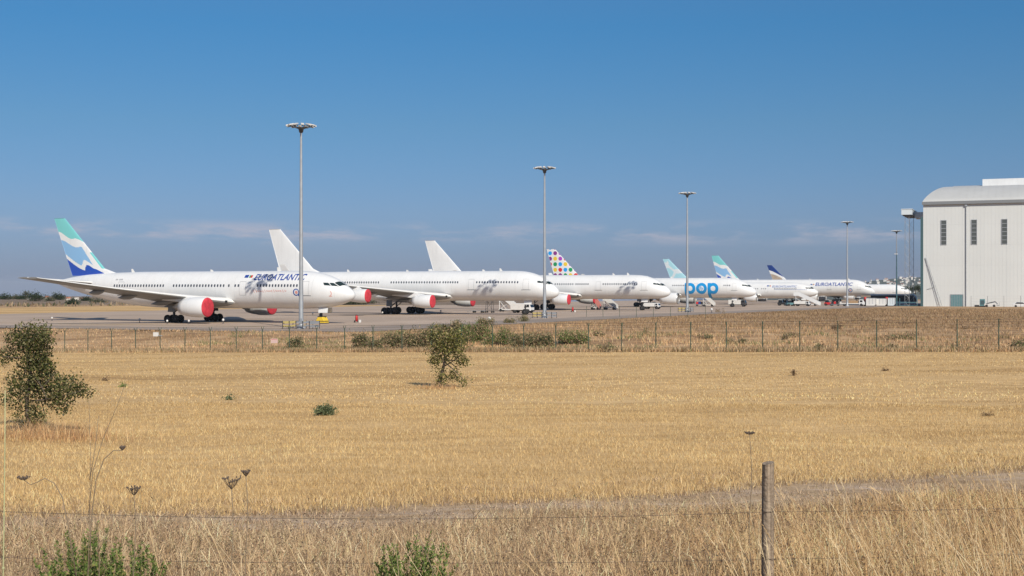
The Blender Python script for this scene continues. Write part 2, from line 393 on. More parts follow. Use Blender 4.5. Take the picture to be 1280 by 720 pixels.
class Body:
    def __init__(s, L, tab, tail):
        rows = [r for r in tab] + [(L - d, zc, rz, ry) for d, zc, rz, ry in tail]
        s.L = L; s.A = [r[0] for r in rows]; s.ZC = [r[1] for r in rows]; s.RZ = [r[2] for r in rows]; s.RY = [r[3] for r in rows]
    def at(s, a): return float(herm(s.A, s.ZC, a)), float(herm(s.A, s.RZ, a)), float(herm(s.A, s.RY, a))
    def side(s, a, z, off=.012, sgn=-1):
        zc, rz, ry = s.at(a); t = max(-1, min(1, (z - zc) / rz)); c = math.sqrt(max(0, 1 - t * t))
        n = Vector((0, sgn * c / ry, t / rz)).normalized()
        return Vector((s.L / 2 - a, sgn * ry * c, zc + rz * t)) + n * off, n
    def pol(s, a, phi, off=.012):
        """phi from the top, + to the right side (-y)"""
        zc, rz, ry = s.at(a); n = Vector((0, -math.sin(phi) / ry, math.cos(phi) / rz)).normalized()
        return Vector((s.L / 2 - a, -ry * math.sin(phi), zc + rz * math.cos(phi))) + n * off

B767 = [(0, 4.02, .0, .0), (.06, 4.02, .26, .28), (.25, 4.03, .52, .56), (.6, 4.06, .80, .86), (1.2, 4.14, 1.16, 1.2), (2.0, 4.27, 1.55, 1.56), (3.0, 4.42, 1.93, 1.9), (4.2, 4.56, 2.25, 2.18), (5.8, 4.68, 2.51, 2.40), (7.5, 4.74, 2.65, 2.49), (9.5, 4.76, 2.70, 2.515)]
T767 = [(21.5, 4.76, 2.70, 2.515), (17, 4.84, 2.61, 2.44), (13, 5.02, 2.36, 2.2), (9, 5.27, 1.97, 1.82), (5.5, 5.52, 1.5, 1.35), (2.6, 5.7, .95, .8), (.9, 5.78, .55, .42), (0, 5.8, .22, .16)]
BAIR = [(0, 4.2, .0, .0), (.06, 4.2, .30, .32), (.25, 4.22, .60, .66), (.6, 4.28, .93, 1.0), (1.2, 4.40, 1.32, 1.4), (2.0, 4.60, 1.72, 1.8), (3.0, 4.86, 2.10, 2.16), (4.2, 5.10, 2.40, 2.44), (5.8, 5.31, 2.66, 2.68), (7.5, 5.40, 2.79, 2.79), (9.5, 5.42, 2.82, 2.82)]
TAIR = [(22, 5.42, 2.82, 2.82), (17.5, 5.49, 2.74, 2.72), (13.5, 5.68, 2.50, 2.44), (9.5, 5.98, 2.1, 2.0), (5.8, 6.28, 1.6, 1.45), (2.8, 6.5, 1.05, .9), (1.0, 6.6, .62, .5), (0, 6.62, .28, .22)]
def scale_tab(tab, k, dz): return [(a * k, z + dz if False else z * 1.0 + dz, rz * k, ry * k) for a, z, rz, ry in tab]
B777 = [(a * 1.1, z + .45 * min(1, a / 5), rz * 1.1, ry * 1.1) for a, z, rz, ry in BAIR]
T777 = [(d, z + .45, rz * 1.1, ry * 1.1) for d, z, rz, ry in TAIR]

def airfoil(n=9, t=.12):
    """upper then lower points of unit chord, closed loop"""
    xs = [(1 - math.cos(math.pi * i / n)) / 2 for i in range(n + 1)]
    th = lambda x: 5 * t * (.2969 * math.sqrt(x) - .126 * x - .3516 * x * x + .2843 * x**3 - .1015 * x**4)
    up = [(x, th(x) + .015 * math.sin(math.pi * x)) for x in xs]; lo = [(x, -th(x) * .8 + .015 * math.sin(math.pi * x)) for x in xs[1:-1]]
    return up + lo[::-1]

def wing_mesh(mb, L, secs, sgn, mi_up=0, mi_le=1):
    """secs: (y, aLE, chord, z, t)"""
    N = None
    rows = []
    for y, ale, ch, z, t in secs:
        af = airfoil(9, t); rows.append([Vector((L / 2 - ale - p[0] * ch, sgn * y, z + p[1] * ch - p[0] * ch * (.05 if ch > 5 else .03))) for p in af])
    n = len(rows[0]); vs = [v for r in rows for v in r]; fs = []; ms = []
    for i in range(len(rows) - 1):
        for k in range(n):
            f = (i * n + k, i * n + (k + 1) % n, (i + 1) * n + (k + 1) % n, (i + 1) * n + k)
            fs.append(f if sgn < 0 else f[::-1]); ms.append(mi_le if k < 2 else mi_up)
    mb.add(vs, fs, ms, True)
    mb.add(rows[-1], [tuple(range(n))], mi_up); mb.add(rows[0], [tuple(range(n))], mi_up)

def interp_sec(secs, y):
    ys = [s[0] for s in secs]
    return [float(np.interp(y, ys, [s[k] for s in secs])) for k in range(5)]

def fin_mesh(L, zr, zt, le, te, nz, nx, mats, fn, thick=.055):
    """le, te: lists of (z, a)"""
    mb = MB(); vs = []; zs = np.linspace(zr, zt, nz + 1)
    for sg in (-1, 1):
        for z in zs:
            a0 = float(np.interp(z, [p[0] for p in le], [p[1] for p in le])); a1 = float(np.interp(z, [p[0] for p in te], [p[1] for p in te]))
            ch = a1 - a0
            for k in range(nx + 1):
                s_ = k / nx; y = sg * (thick * min(ch, 7.5) * (2.6 * (math.sqrt(s_) - s_) * .55 + .4 * s_ * (1 - s_)) + .015)
                vs.append((L / 2 - (a0 + s_ * ch), y, z))
    W = nx + 1; half = (nz + 1) * W; fs = []; ms = []
    for h, sg in ((0, -1), (half, 1)):
        for i in range(nz):
            for k in range(nx):
                f = (h + i * W + k, h + i * W + k + 1, h + (i + 1) * W + k + 1, h + (i + 1) * W + k)
                fs.append(f[::-1] if sg < 0 else f)
                zz = (zs[i] + zs[i + 1]) / 2
                a = L / 2 - (vs[f[0]][0] + vs[f[2]][0]) / 2
                ms.append(fn((k + .5) / nx, (zz - zr) / (zt - zr), a, zz) if fn else 0)
    for i in range(nz):          # close leading / trailing edge
        for k in (0, nx):
            f = (i * W + k, half + i * W + k, half + (i + 1) * W + k, (i + 1) * W + k)
            fs.append(f); ms.append(ms[i * nx + min(k, nx - 1)])
    for k in range(nx):
        f = (nz * W + k, nz * W + k + 1, half + nz * W + k + 1, half + nz * W + k); fs.append(f); ms.append(ms[(nz - 1) * nx + k])
    mb.add(vs, fs, ms, True)
    return mb

def map_shape(body, verts2, faces, a0, z0, off=.014, zcuts=12):
    """2-D shape (s toward the nose, t up) laid on the right side of the fuselage"""
    bm = bmesh.new(); vv = [bm.verts.new((p[0], 0, p[1])) for p in verts2]
    for f in faces:
        try: bm.faces.new([vv[i] for i in f])
        except ValueError: pass
    lo = min(p[1] for p in verts2); hi = max(p[1] for p in verts2)
    for k in range(1, zcuts):
        bmesh.ops.bisect_plane(bm, geom=bm.verts[:] + bm.edges[:] + bm.faces[:], plane_co=(0, 0, lo + (hi - lo) * k / zcuts), plane_no=(0, 0, 1))
    bm.verts.index_update(); vs = []
    for v in bm.verts: vs.append(body.side(a0 - v.co.x, z0 + v.co.z, off)[0])
    fs = []
    for f in bm.faces:
        ids = [v.index for v in f.verts]
        n = (vs[ids[1]] - vs[ids[0]]).cross(vs[ids[2]] - vs[ids[0]])
        fs.append(ids if n.y < 0 else ids[::-1])
    bm.free(); return vs, fs

def text_shape(body_txt, size, shear=0.0, offset=0.0, sx=1.0):
    cu = bpy.data.curves.new('lettering', 'FONT'); cu.body = body_txt; cu.size = size; cu.shear = shear; cu.offset = offset
    cu.resolution_u = 3; cu.fill_mode = 'FRONT'
    ob = bpy.data.objects.new('lettering_tmp', cu); COL.objects.link(ob)
    bpy.context.view_layer.update()
    dg = bpy.context.evaluated_depsgraph_get(); me = bpy.data.meshes.new_from_object(ob.evaluated_get(dg))
    vs = [(v.co.x * sx, v.co.y) for v in me.vertices]; fs = [tuple(p.vertices) for p in me.polygons]
    bpy.data.objects.remove(ob); bpy.data.meshes.remove(me); bpy.data.curves.remove(cu)
    x0 = min(v[0] for v in vs); x1 = max(v[0] for v in vs)
    return [(v[0] - x0, v[1]) for v in vs], fs, x1 - x0
def ring_shape(cx, cz, ro, ri, n=36):
    vs = []; fs = []
    for k in range(n):
        a = 2 * math.pi * k / n; vs += [(cx + ro * math.cos(a), cz + ro * math.sin(a)), (cx + ri * math.cos(a), cz + ri * math.sin(a))]
    for k in range(n): j = (k + 1) % n; fs.append((2 * k, 2 * j, 2 * j + 1, 2 * k + 1))
    return vs, fs
def disc_shape(cx, cz, r, n=28): return [(cx + r * math.cos(2 * math.pi * k / n), cz + r * math.sin(2 * math.pi * k / n)) for k in range(n)], [tuple(range(n))]
def rect_shape(x0, x1, z0, z1): return [(x0, z0), (x1, z0), (x1, z1), (x0, z1)], [(0, 1, 2, 3)]

def make_wheel_mesh(r, w):
    mb = MB()
    prof = [(-w / 2, r * .45), (-w / 2, r * .72), (-w * .46, r * .88), (-w * .3, r * .98), (0, r), (w * .3, r * .98), (w * .46, r * .88), (w / 2, r * .72), (w / 2, r * .45)]
    mb.lathe((0, 0, 0), (0, 1, 0), prof, 20, 0)
    hub = [(-w * .42, .001), (-w * .42, r * .2), (-w * .36, r * .45), (w * .36, r * .45), (w * .42, r * .2), (w * .42, .001)]
    mb.lathe((0, 0, 0), (0, 1, 0), hub, 16, 1)
    o = mb.build('wheel', [M['rubber'], M['dark_metal']])
    me = o.data; bpy.data.objects.remove(o); return me
WHEEL = {}
def add_wheel(parent, loc, r, w):
    k = (round(r, 2), round(w, 2))
    if k not in WHEEL: WHEEL[k] = make_wheel_mesh(r, w)
    o = bpy.data.objects.new('wheel', WHEEL[k]); COL.objects.link(o); o.parent = parent; o.location = loc; return o

def solve_a(cfg, u, z):
    """fuselage station on the right side that the photo shows at column u"""
    body = cfg['body']; th = cfg['th']; lo, hi = .5, body.L - .5
    c, s = math.cos(th), math.sin(th)
    def uu(a):
        p, _ = body.side(a, z, 0); y = p.y
        X = cfg['nose'][0] - a * c + y * s; D = cfg['nose'][1] + a * s + y * c
        return 640 + FOC * X / D
    for _ in range(50):
        m = (lo + hi) / 2
        if uu(m) > u: lo = m
        else: hi = m
    return (lo + hi) / 2

WIN_ME = None
def windows(cfg, root, body, ranges, z, pitch):
    global WIN_ME
    if WIN_ME is None:
        mb = MB(); n = 10; hw, hh = .125, .19; pts = []
        for k in range(n): 
            a = 2 * math.pi * (k + .5) / n; pts.append((hw * max(-1, min(1, 1.25 * math.cos(a))), hh * max(-1, min(1, 1.2 * math.sin(a)))))
        vs = [(p[0], -.012, p[1]) for p in pts] + [(p[0] * 1.1, .02, p[1] * 1.1) for p in pts]
        mb.add(vs, [tuple(range(n))] + [((k + 1) % n, k, n + k, n + (k + 1) % n) for k in range(n)])
        o = mb.build('cabin_window', M['cabin_window']); WIN_ME = o.data; bpy.data.objects.remove(o)
    for (u0, u1) in ranges:
        a0 = solve_a(cfg, u0, z); a1 = solve_a(cfg, u1, z); n = max(1, int(round((a0 - a1) / pitch)) + 1)
        for k in range(n):
            a = a0 - (a0 - a1) * (k / (n - 1) if n > 1 else 0)
            p, nm = body.side(a, z, .004)
            o = bpy.data.objects.new('cabin_window', WIN_ME); COL.objects.link(o); o.parent = root; o.location = p
            o.rotation_euler = (-math.atan2(nm.z, -nm.y) * 1.0, 0, 0)

def patch4(body, mb, q, mi=0, n=5, off=.02):
    """q: four (a, phi deg) corners -> curved pane"""
    vs = []
    for i in range(n + 1):
        for j in range(n + 1):
            s, t = i / n, j / n
            a = (q[0][0] * (1 - s) + q[1][0] * s) * (1 - t) + (q[3][0] * (1 - s) + q[2][0] * s) * t
            ph = (q[0][1] * (1 - s) + q[1][1] * s) * (1 - t) + (q[3][1] * (1 - s) + q[2][1] * s) * t
            vs.append(body.pol(a, R(ph), off))
    W = n + 1; fs = [(i * W + j, i * W + j + 1, (i + 1) * W + j + 1, (i + 1) * W + j) for i in range(n) for j in range(n)]
    mb.add(vs, fs, mi, True)

def airliner(name, cfg, label, group):
    body = cfg['body']; L = body.L; th = cfg['th']
    cx = cfg['nose'][0] - math.cos(th) * L / 2; cy = cfg['nose'][1] + math.sin(th) * L / 2
    root = empty(name, (cx, cy, apz(cy)), -th, label, 'airliner', group)
    cfg['root'] = root
    # --- fuselage
    mb = MB(); n = 40
    As = sorted(set([0, .02, .06, .12, .25, .4, .6, .9, 1.2, 1.6, 2, 2.5, 3, 3.6, 4.2, 5, 5.8, 6.6, 7.5, 8.5, 9.5] + list(np.linspace(10, L - 22, 8)) + list(np.linspace(L - 21, L, 24))))
    vs = []
    for a in As:
        zc, rz, ry = body.at(a)
        for k in range(n): f = 2 * math.pi * k / n; vs.append((L / 2 - a, -ry * math.sin(f), zc + rz * math.cos(f)))
    fs = [(i * n + k, (i + 1) * n + k, (i + 1) * n + (k + 1) % n, i * n + (k + 1) % n) for i in range(len(As) - 1) for k in range(n)]
    mb.add(vs, fs, 0, True); e = (len(As) - 1) * n; mb.add(vs[e:], [tuple(range(n))], 0)
    mb.build('fuselage', M['white'], root)
    # --- wing-body fairing
    a0, a1, zf, ryf, rzf = cfg['fairing']; mb = MB(); vs = []; ns = 14
    for i in range(ns + 1):
        t = i / ns; k = max(.02, math.sin(math.pi * t)) ** .45
        for j in range(24):
            f = 2 * math.pi * j / 24; vs.append((L / 2 - (a0 + (a1 - a0) * t), ryf * k * math.sin(f), zf + rzf * k * math.cos(f)))
    mb.add(vs, [(i * 24 + j, (i + 1) * 24 + j, (i + 1) * 24 + (j + 1) % 24, i * 24 + (j + 1) % 24) for i in range(ns) for j in range(24)], 0, True)
    mb.build('belly_fairing', M['white'], root)
    # --- wings
    secs = cfg['wing']
    for sg in (-1, 1):
        mb = MB(); wing_mesh(mb, L, secs, sg)
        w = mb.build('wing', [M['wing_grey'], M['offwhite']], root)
        for yy, ln in cfg['canoes']:
            y, ale, ch, z, t = interp_sec(secs, yy)
            mb = MB(); mb.lathe((L / 2 - ale - ch * .52, sg * yy, z - ch * .035 - .12), (-1, 0, -.10), [(0, .02), (ln * .15, .26), (ln * .4, .42), (ln * .7, .34), (ln, .03)], 12, 0)
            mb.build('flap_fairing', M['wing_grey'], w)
        if cfg.get('winglet'):
            y, ale, ch, z, t = secs[-1]
            mb = MB(); wing_mesh(mb, L, [(y, ale + .1, ch * .95, z, .09), (y + .25, ale + .8, ch * .75, z + .7, .08), (y + .75, ale + 2.3, ch * .35, z + 2.6, .07)], sg)
            mb.build('winglet', [M['white'], M['white']], w)
        # landing-light housing dark spot at the root
        mb = MB(); y, ale, ch, z, t = interp_sec(secs, secs[0][0] + .9)
        mb.box((L / 2 - ale - .1, sg * y, z + .02), (.3, .7, .28), (0, 0, sg * -.5)); mb.build('landing_light', M['glass'], w)
    # --- engines
    for (ex, ey, ez, er, cov) in cfg['engines']:
        for sg in (-1, 1):
            ln = er * 3.4; o = (L / 2 - ex, sg * ey, ez)
            mb = MB()
            mb.lathe(o, (-1, 0, 0), [(.5, er * .80), (.12, er * .88), (0, er * .93), (.06, er * .985), (.3, er * 1.03), (1.2, er * 1.07), (ln * .5, er * 1.06), (ln * .8, er * .93), (ln, er * .74), (ln, er * .66)], 32, [2, 1, 1, 1, 0, 0, 0, 0, 2])
            mb.add([Vector((o[0] - .5, o[1] + math.cos(k * math.pi / 16) * er * .8, o[2] + math.sin(k * math.pi / 16) * er * .8)) for k in range(32)], [tuple(range(32))], 2)
            e = mb.build('engine', [M['white'], M['steel'] if not cov else M['white'], M['inlet']], root)
            mb = MB(); mb.lathe((o[0] - ln * .93, o[1], o[2]), (-1, 0, 0), [(0, er * .62), (er * .5, er * .5), (er * .95, er * .33), (er * 1.0, er * .22), (er * 1.5, .02)], 24)
            mb.build('exhaust_cone', M['exhaust'], e)
            if cov:
                mb = MB(); mb.lathe((o[0] + .03, o[1], o[2]), (-1, 0, 0), [(-.10, .001), (-.095, er * .3), (-.07, er * .7), (-.03, er * .9), (.03, er * .99), (.16, er * 1.025)], 32)
                mb.build('inlet_cover', M['red_cover'], e)
            y, ale, ch, z, t = interp_sec(secs, ey)
            px0 = o[0] - ln * .28; mb = MB(); w = .28
            prof = [(px0, ez + er * .98), (L / 2 - ale - .25 * 0, z + .02), (L / 2 - ale - ch * .55, z - ch * .02), (L / 2 - ale - ch * .6, z - ch * .05 - .1), (o[0] - ln * 1.12, ez + er * .55), (o[0] - ln * .8, ez + er * .72)]
            mb.prism(prof, w, c=(0, sg * ey, 0)); mb.build('pylon', M['white'], e, bevel=.05)
    # --- tail
    zr, zt, le, te = cfg['fin']; q = cfg.get('fin_res', (60, 40))
    fin_mesh(L, zr, zt, le, te, q[0], q[1], cfg['fin_mats'], cfg.get('fin_fn')).build('tail_fin', cfg['fin_mats'], root)
    for sg in (-1, 1):
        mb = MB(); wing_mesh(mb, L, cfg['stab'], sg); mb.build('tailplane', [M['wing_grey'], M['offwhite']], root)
    mb = MB(); mb.lathe((-L / 2 + .02, 0, body.ZC[-1]), (-1, 0, 0), [(0, .2), (.12, .17), (.12, .001)], 14); mb.build('exhaust_outlet', M['exhaust'], root)
    # --- gear
    mr, mw, fa, lat, nax = cfg['bogie']
    def bogie(a, y, two=False, top=2.6):
        mb = MB(); x = L / 2 - a
        mb.tube((x, y, mr), (x, y, top), .19, .17, 12); mb.tube((x - fa * (nax - 1) / 2 - .1, y, mr), (x + fa * (nax - 1) / 2 + .1, y, mr), .15, None, 10)
        mb.tube((x, y, 1.4), (x + 1.5, y, top), .07, None, 8); mb.tube((x, y, 1.7), (x, y * .35, top), .07, None, 8)
        for k in range(nax): xx = x + (k - (nax - 1) / 2) * fa; mb.tube((xx, y - lat / 2, mr), (xx, y + lat / 2, mr), .1, None, 8)
        sg = 1 if y > 0 else -1
        if abs(y) > 1: mb.box((x - .1, y + sg * .45, 2.15), (1.2, .06, 1.2), (sg * .12, 0, 0), 1)  # gear door takes the darker wing grey, shade put into its colour
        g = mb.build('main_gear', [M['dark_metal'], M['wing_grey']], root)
        for k in range(nax):
            for s in (-1, 1): add_wheel(g, (x + (k - (nax - 1) / 2) * fa, y + s * lat / 2, mr), mr, mw)
    ga, gy = cfg['gear']
    for s in (-1, 1): bogie(ga, s * gy)
    if cfg.get('centre_gear'):
        sv = nax; nax = 1; bogie(cfg['centre_gear'], 0.0); nax = sv
    na = cfg['nose_gear']; x = L / 2 - na; nr = mr * .82; mb = MB()
    zb = body.at(na)[0] - body.at(na)[1]
    mb.tube((x, 0, nr), (x, 0, zb + .5), .13, .15, 12); mb.tube((x, 0, 1.2), (x + 1.2, 0, zb + .3), .06, None, 8); mb.tube((x, -.38, nr), (x, .38, nr), .08, None, 8)
    mb.box((x, 0, zb * .55), (.25, .5, .3))
    g = mb.build('nose_gear', M['dark_metal'], root)
    for s in (-1, 1): add_wheel(g, (x, s * .36, nr), nr, mw * .8)
    for s in (-1, 1):
        mb = MB(); mb.box((x + .75, s * .62, zb - .30), (1.5, .05, .75), (s * .2, 0, 0)); mb.build('gear_door', M['white'], root)
    # --- glazing, doors, aerials
    for pane in cfg['cockpit']:
        for mir in (1, -1):
            mb = MB(); patch4(body, mb, [(a, p * mir) for a, p in pane]); mb.build('windshield', M['cockpit_glass'], root)
    for a, dh in cfg['doors']:
        zw = cfg['zwin']; mb = MB(); w, z0, z1, t = .55, zw - 1.35, zw + .55, .035
        for (s0, s1, h0, h1) in ((-w, -w + t, z0, z1), (w - t, w, z0, z1), (-w, w, z0 - t, z0), (-w, w, z1, z1 + t)):
            v, f = map_shape(body, *rect_shape(s0, s1, h0 - zw, h1 - zw), a, zw, .012, 5); mb.add(v, f, 0)
        if dh:
            v, f = map_shape(body, *rect_shape(-w - .35, w + .35, z0 - .12 - zw, z0 - .03 - zw), a, zw, .013, 2); mb.add(v, f, 1)
        mb.build('door', [M['door_line'], M['gutter']], root)
    windows(cfg, root, body, cfg['win'], cfg['zwin'], cfg['pitch'])
    for a, h in cfg['aerials']:
        zc, rz, ry = body.at(a); mb = MB(); z = zc + rz - .03
        mb.prism([(L / 2 - a + .25, z), (L / 2 - a - .35, z), (L / 2 - a - .4, z + h), (L / 2 - a - .15, z + h)], .05); mb.build('aerial', M['offwhite'], root)
    return root

def decal(cfg, name, shapes, mats, a0, z0, label=None, off=.014, cuts=12):
    """shapes: list of (verts2, faces, material index, extra offset)"""
    mb = MB()
    for vs, fs, mi, eo in shapes:
        v, f = map_shape(cfg['body'], vs, fs, a0, z0, off + eo, cuts); mb.add(v, f, mi)
    o = mb.build(name, mats, cfg['root'])
    if label: o['label'] = label
    return o

CK767 = [[(1.25, 4), (1.75, 46), (2.55, 40), (2.1, 4)], [(1.85, 50), (2.75, 60), (3.2, 50), (2.65, 43)], [(2.87, 61), (3.75, 66), (4.0, 57), (3.32, 51.5)]]
CKAIR = [[(1.15, 4), (1.6, 40), (2.25, 36), (1.8, 4)], [(1.7, 43), (2.5, 55), (3.0, 47), (2.35, 38)], [(2.6, 56), (3.5, 63), (3.6, 54), (3.1, 48)]]
def w767(L): 
    s = (L - 53.0) * .5
    return [(2.2, 18.6 + s, 10.6, 2.95, .15), (7.9, 22.4 + s, 7.4, 3.75, .12), (16, 28.4 + s, 4.6, 4.95, .11), (23.8, 34.6 + s, 2.3, 6.35, .10)]
def cfg767(nose, th, L=53.0, **kw):
    s = (L - 53.0) * .5; t = L + 1.9
    d = dict(body=Body(L, B767, T767), nose=nose, th=th, fairing=(15.5 + s, 33 + s, 3.25, 2.62, 1.22), wing=w767(L), canoes=[(4.2, 4.6), (6.4, 4.4), (11.5, 3.4), (15.5, 2.8)],
        engines=[(18.9 + s, 7.9, 2.32, 1.33, False)], fin=(6.9, 15.85, [(6.9, t - 14.6), (7.4, t - 12.8), (8.0, t - 10.9), (15.85, t - 3.05)], [(6.9, t - 4.6), (15.85, t - .95)]),
        fin_mats=[M['white']], stab=[(.8, t - 10.6, 6.4, 5.7, .1), (9.3, t - 4.5, 2.0, 6.55, .09)], bogie=(.58, .42, 1.42, 1.14, 2), gear=(27.3 + s, 4.65), nose_gear=5.5,
        cockpit=CK767, doors=[(6.6, True), (17, False), (L - 14.0, True)], win=[], zwin=5.35, pitch=.51, aerials=[(13, .4), (34, .4)])
    d.update(kw); return d
def cfgair(nose, th, four, L=63.7, cov=False, **kw):
    t = L; dw = L - 63.7
    d = dict(body=Body(L, BAIR, TAIR), nose=nose, th=th, fairing=(18, 40, 3.5, 2.95, 1.35),
        wing=[(2.5, 20.6, 11.6, 3.35, .13), (9.4, 25.0, 8.0, 4.15, .12), (19.5, 31.4, 5.0, 5.25, .11), (29.3, 37.8, 2.5, 6.5, .10)], winglet=True, canoes=[(7, 4), (13, 3.6), (18, 3.2), (23, 2.6)],
        engines=[(21.3, 9.3, 2.55, 1.17, cov), (29.3, 19.4, 3.62, 1.17, cov)] if four else [(19.6, 9.35, 2.45, 1.55, cov)],
        fin=(7.6, 16.9, [(7.6, t - 15.4), (8.25, t - 13.0), (8.9, t - 11.6), (16.9, t - 4.0)], [(7.6, t - 4.2), (16.9, t - 1.35)]),
        fin_mats=[M['white']], stab=[(1.0, t - 9.8, 6.4, 6.6, .1), (9.7, t - 3.6, 2.2, 7.5, .09)], bogie=(.68, .48, 1.98, 1.40, 2), gear=(32, 5.34), nose_gear=6.7,
        centre_gear=33.5 if four else None, cockpit=CKAIR, doors=[(5.6, True), (16.5, True), (L - 17, True)], win=[], zwin=6.1, pitch=.533, aerials=[(9.5, .45), (24, .4), (44, .4)])
    d.update(kw); return d

# fin liveries: (s: 0 leading .. 1 trailing edge, h: 0 root .. 1 tip)
def wave_fin(s, h, a, z):
    e1 = .58 + .17 * s + .025 * math.sin(s * 9)
    if h > e1: return 1
    if s < .07 and h < .40: return 1 if h > .12 else 0
    if h > e1 - .145 or s < .27 - .10 * h: return 0
    e2 = .07 + .21 * max(0, (s - .62) / .38) + .11 * math.exp(-((s - .42) / .14) ** 2) + .01 * s
    if h > e2 + .085: return 2
    if h > e2: return 0
    return 3
def pale_fin(s, h, a, z):
    n = math.sin(s * 7 + h * 4) * .06
    if h > .88 + n: return 1
    if .50 + n < h - .25 * s + .12 < .66 + n: return 2
    return 1 if (h + .3 * s + n) % .5 > .12 else 2
def navy_fin(s, h, a, z):
    e = .42 + .32 * s + .08 * math.sin(s * 3)
    if h > e: return 1
    if h > e - .17: return 0
    if s < .22 and h < .28: return 1
    return 2 if (s > .25 and h < e - .17) else 0
DOT_ROWS = [[1, 5, 6, 2, 4, 3], [5, 2, 6, 3, 1, 4], [3, 4, 1, 2, 6, 5], [4, 2, 3, 1, 4, 6], [6, 5, 5, 4, 2, 3], [1, 3, 2, 6, 1, 4], [2, 4, 1, 3, 5, 2]]
def dot_fin(s, h, a, z):
    c = round((61.25 - a) / 1.62); r = round((15.67 - z) / 1.64)
    if (a - (61.25 - 1.62 * c)) ** 2 + (z - (15.67 - 1.64 * r)) ** 2 < .61 ** 2: return DOT_ROWS[max(0, r) % 7][max(0, c) % 6]
    return 0
WAVE = [M['white'], M['teal'], M['lightblue'], M['blue']]
PALE = [M['white'], M['paleteal'], M['palegrey']]
NAVY = [M['white'], M['navy'], M['beige']]
DOTS = [M['white'], M['dot_blue'], M['yellow'], M['red'], M['green'], M['purple'], M['magenta'], M['orange']]
GA = 'airliners parked in a row on the apron'

P1 = cfg767((-21.9, 178.3), R(23.4), engines=[(18.9, 7.9, 2.32, 1.33, True)], fin_mats=WAVE, fin_fn=wave_fin, fin_res=(110, 80),
            win=[(143, 204), (217, 279.5), (286, 286), (294, 298), (322, 375)], aerials=[(12.4, .55), (24, .28), (38.5, .5), (43, .25)])
airliner('airliner', P1, 'nearest and leftmost white twin jet, with red engine covers and a teal and blue fin', GA)
P2 = cfgair((8.7, 236.2), R(21.7), True, cov=True, win=[(414, 473), (489, 550), (554, 572), (596, 647)], aerials=[(11.5, .5), (15, .3), (31, .3), (44, .45)])
airliner('airliner', P2, 'white four engine jet with plain white fin, directly behind the nearest twin jet', GA)
P3 = cfgair((36.3, 293), R(22), True, cov=True, win=[(694, 716), (720, 735), (754, 796)], aerials=[(10, .5), (13.5, .4), (33, .4)])
airliner('airliner', P3, 'plain white four engine jet, third from the left, nose by the small service truck', GA)
P4 = cfgair((67.9, 356), R(22.5), False, fin_mats=DOTS, fin_fn=dot_fin, fin_res=(100, 80), win=[(841, 857), (905, 912)], doors=[(5.6, True), (16.5, False)])
airliner('airliner', P4, 'white twin jet with coloured dots on its fin and big blue letters', GA)
P5 = cfg767((102.9, 430), R(22.5), fin_mats=PALE, fin_fn=pale_fin, win=[(940, 947), (952, 957), (968, 995)], pitch=.55)
airliner('airliner', P5, 'white twin jet with pale turquoise fin, nose by the long white passenger stairs', GA)
P6 = dict(cfgair((136.2, 480), R(22.5), False)); t = 63.7
P6.update(body=Body(63.7, B777, T777), engines=[(19.5, 9.6, 2.5, 1.75, False)], fin=(8.3, 18.5, [(8.3, t - 15.5), (9.1, t - 12.2), (18.5, t - 4)], [(8.3, t - 4.2), (18.5, t - 1.3)]),
    fin_mats=WAVE, fin_fn=wave_fin, fin_res=(80, 60), winglet=None, bogie=(.66, .48, 1.47, 1.4, 3), zwin=6.5)
airliner('airliner', P6, 'sixth white jet with blue lettering and a teal and blue fin, left of the bus', GA)
P7 = cfg767((167.5, 537), R(22.0), L=59.5, fin_mats=NAVY, fin_fn=navy_fin)
airliner('airliner', P7, 'farthest white jet, navy blue and beige fin, nose above the airport bus', GA)

# --- livery marks
def airline_name(cfg, u0, u1, v, zz, m, h, extra=True):
    a0 = solve_a(cfg, u0, zz); a1 = solve_a(cfg, u1, zz); Lw = a0 - a1
    big, fs, w = text_shape('EUROATLANTIC', h, .22, .022 * h)
    sx = Lw / w
    decal(cfg, 'lettering', [([(p[0] * sx, p[1]) for p in big], fs, 0, 0)], [m], a0, zz)
    if extra:
        sh = [(*rect_shape(-1.75, -1.1, .35, .75), 0, 0), (*rect_shape(-.95, -.72, .35, .7), 1, 0), (*rect_shape(-.72, -.4, .35, .7), 2, 0)]
        decal(cfg, 'flag_emblem', sh, [M['logo_blue'], M['green'], M['red']], a0, zz)
airline_name(P1, 317, 381, 348, 6.12, M['logo_blue'], 1.22)
a_s = solve_a(P1, 316, 4.55); a_e = solve_a(P1, 358, 4.55); mbv = []; nn = 150
pts = []
for i in range(nn + 1):
    t = i / nn; pts.append((t * (a_s - a_e), .10 * math.sin(t * 95) * (1 + .8 * math.sin(t * 23)) + .06 * t))
vs = []; fs = []
for i, p in enumerate(pts):
    vs += [(p[0], p[1] - .045), (p[0] + .04, p[1] + .045)]
    if i and (i % 11) != 0: fs.append((2 * i - 2, 2 * i, 2 * i + 1, 2 * i - 1))
decal(P1, 'script_line', [(vs, fs, 0, 0)], [M['pink_red']], a_s, 4.55, 'faded red handwritten line', cuts=4)
ae = solve_a(P1, 370, 4.5)
decal(P1, 'round_emblem', [(*disc_shape(0, 0, .50), 0, 0), (*disc_shape(.02, 0, .36), 1, .004), (*disc_shape(.05, -.02, .22), 2, .008), (*rect_shape(.3, .5, -.55, -.3), 0, .002)], [M['logo_blue'], M['palegrey'], M['pink_red']], ae, 4.42)
an = solve_a(P1, 412, 4.4)
vs = []; fs = []
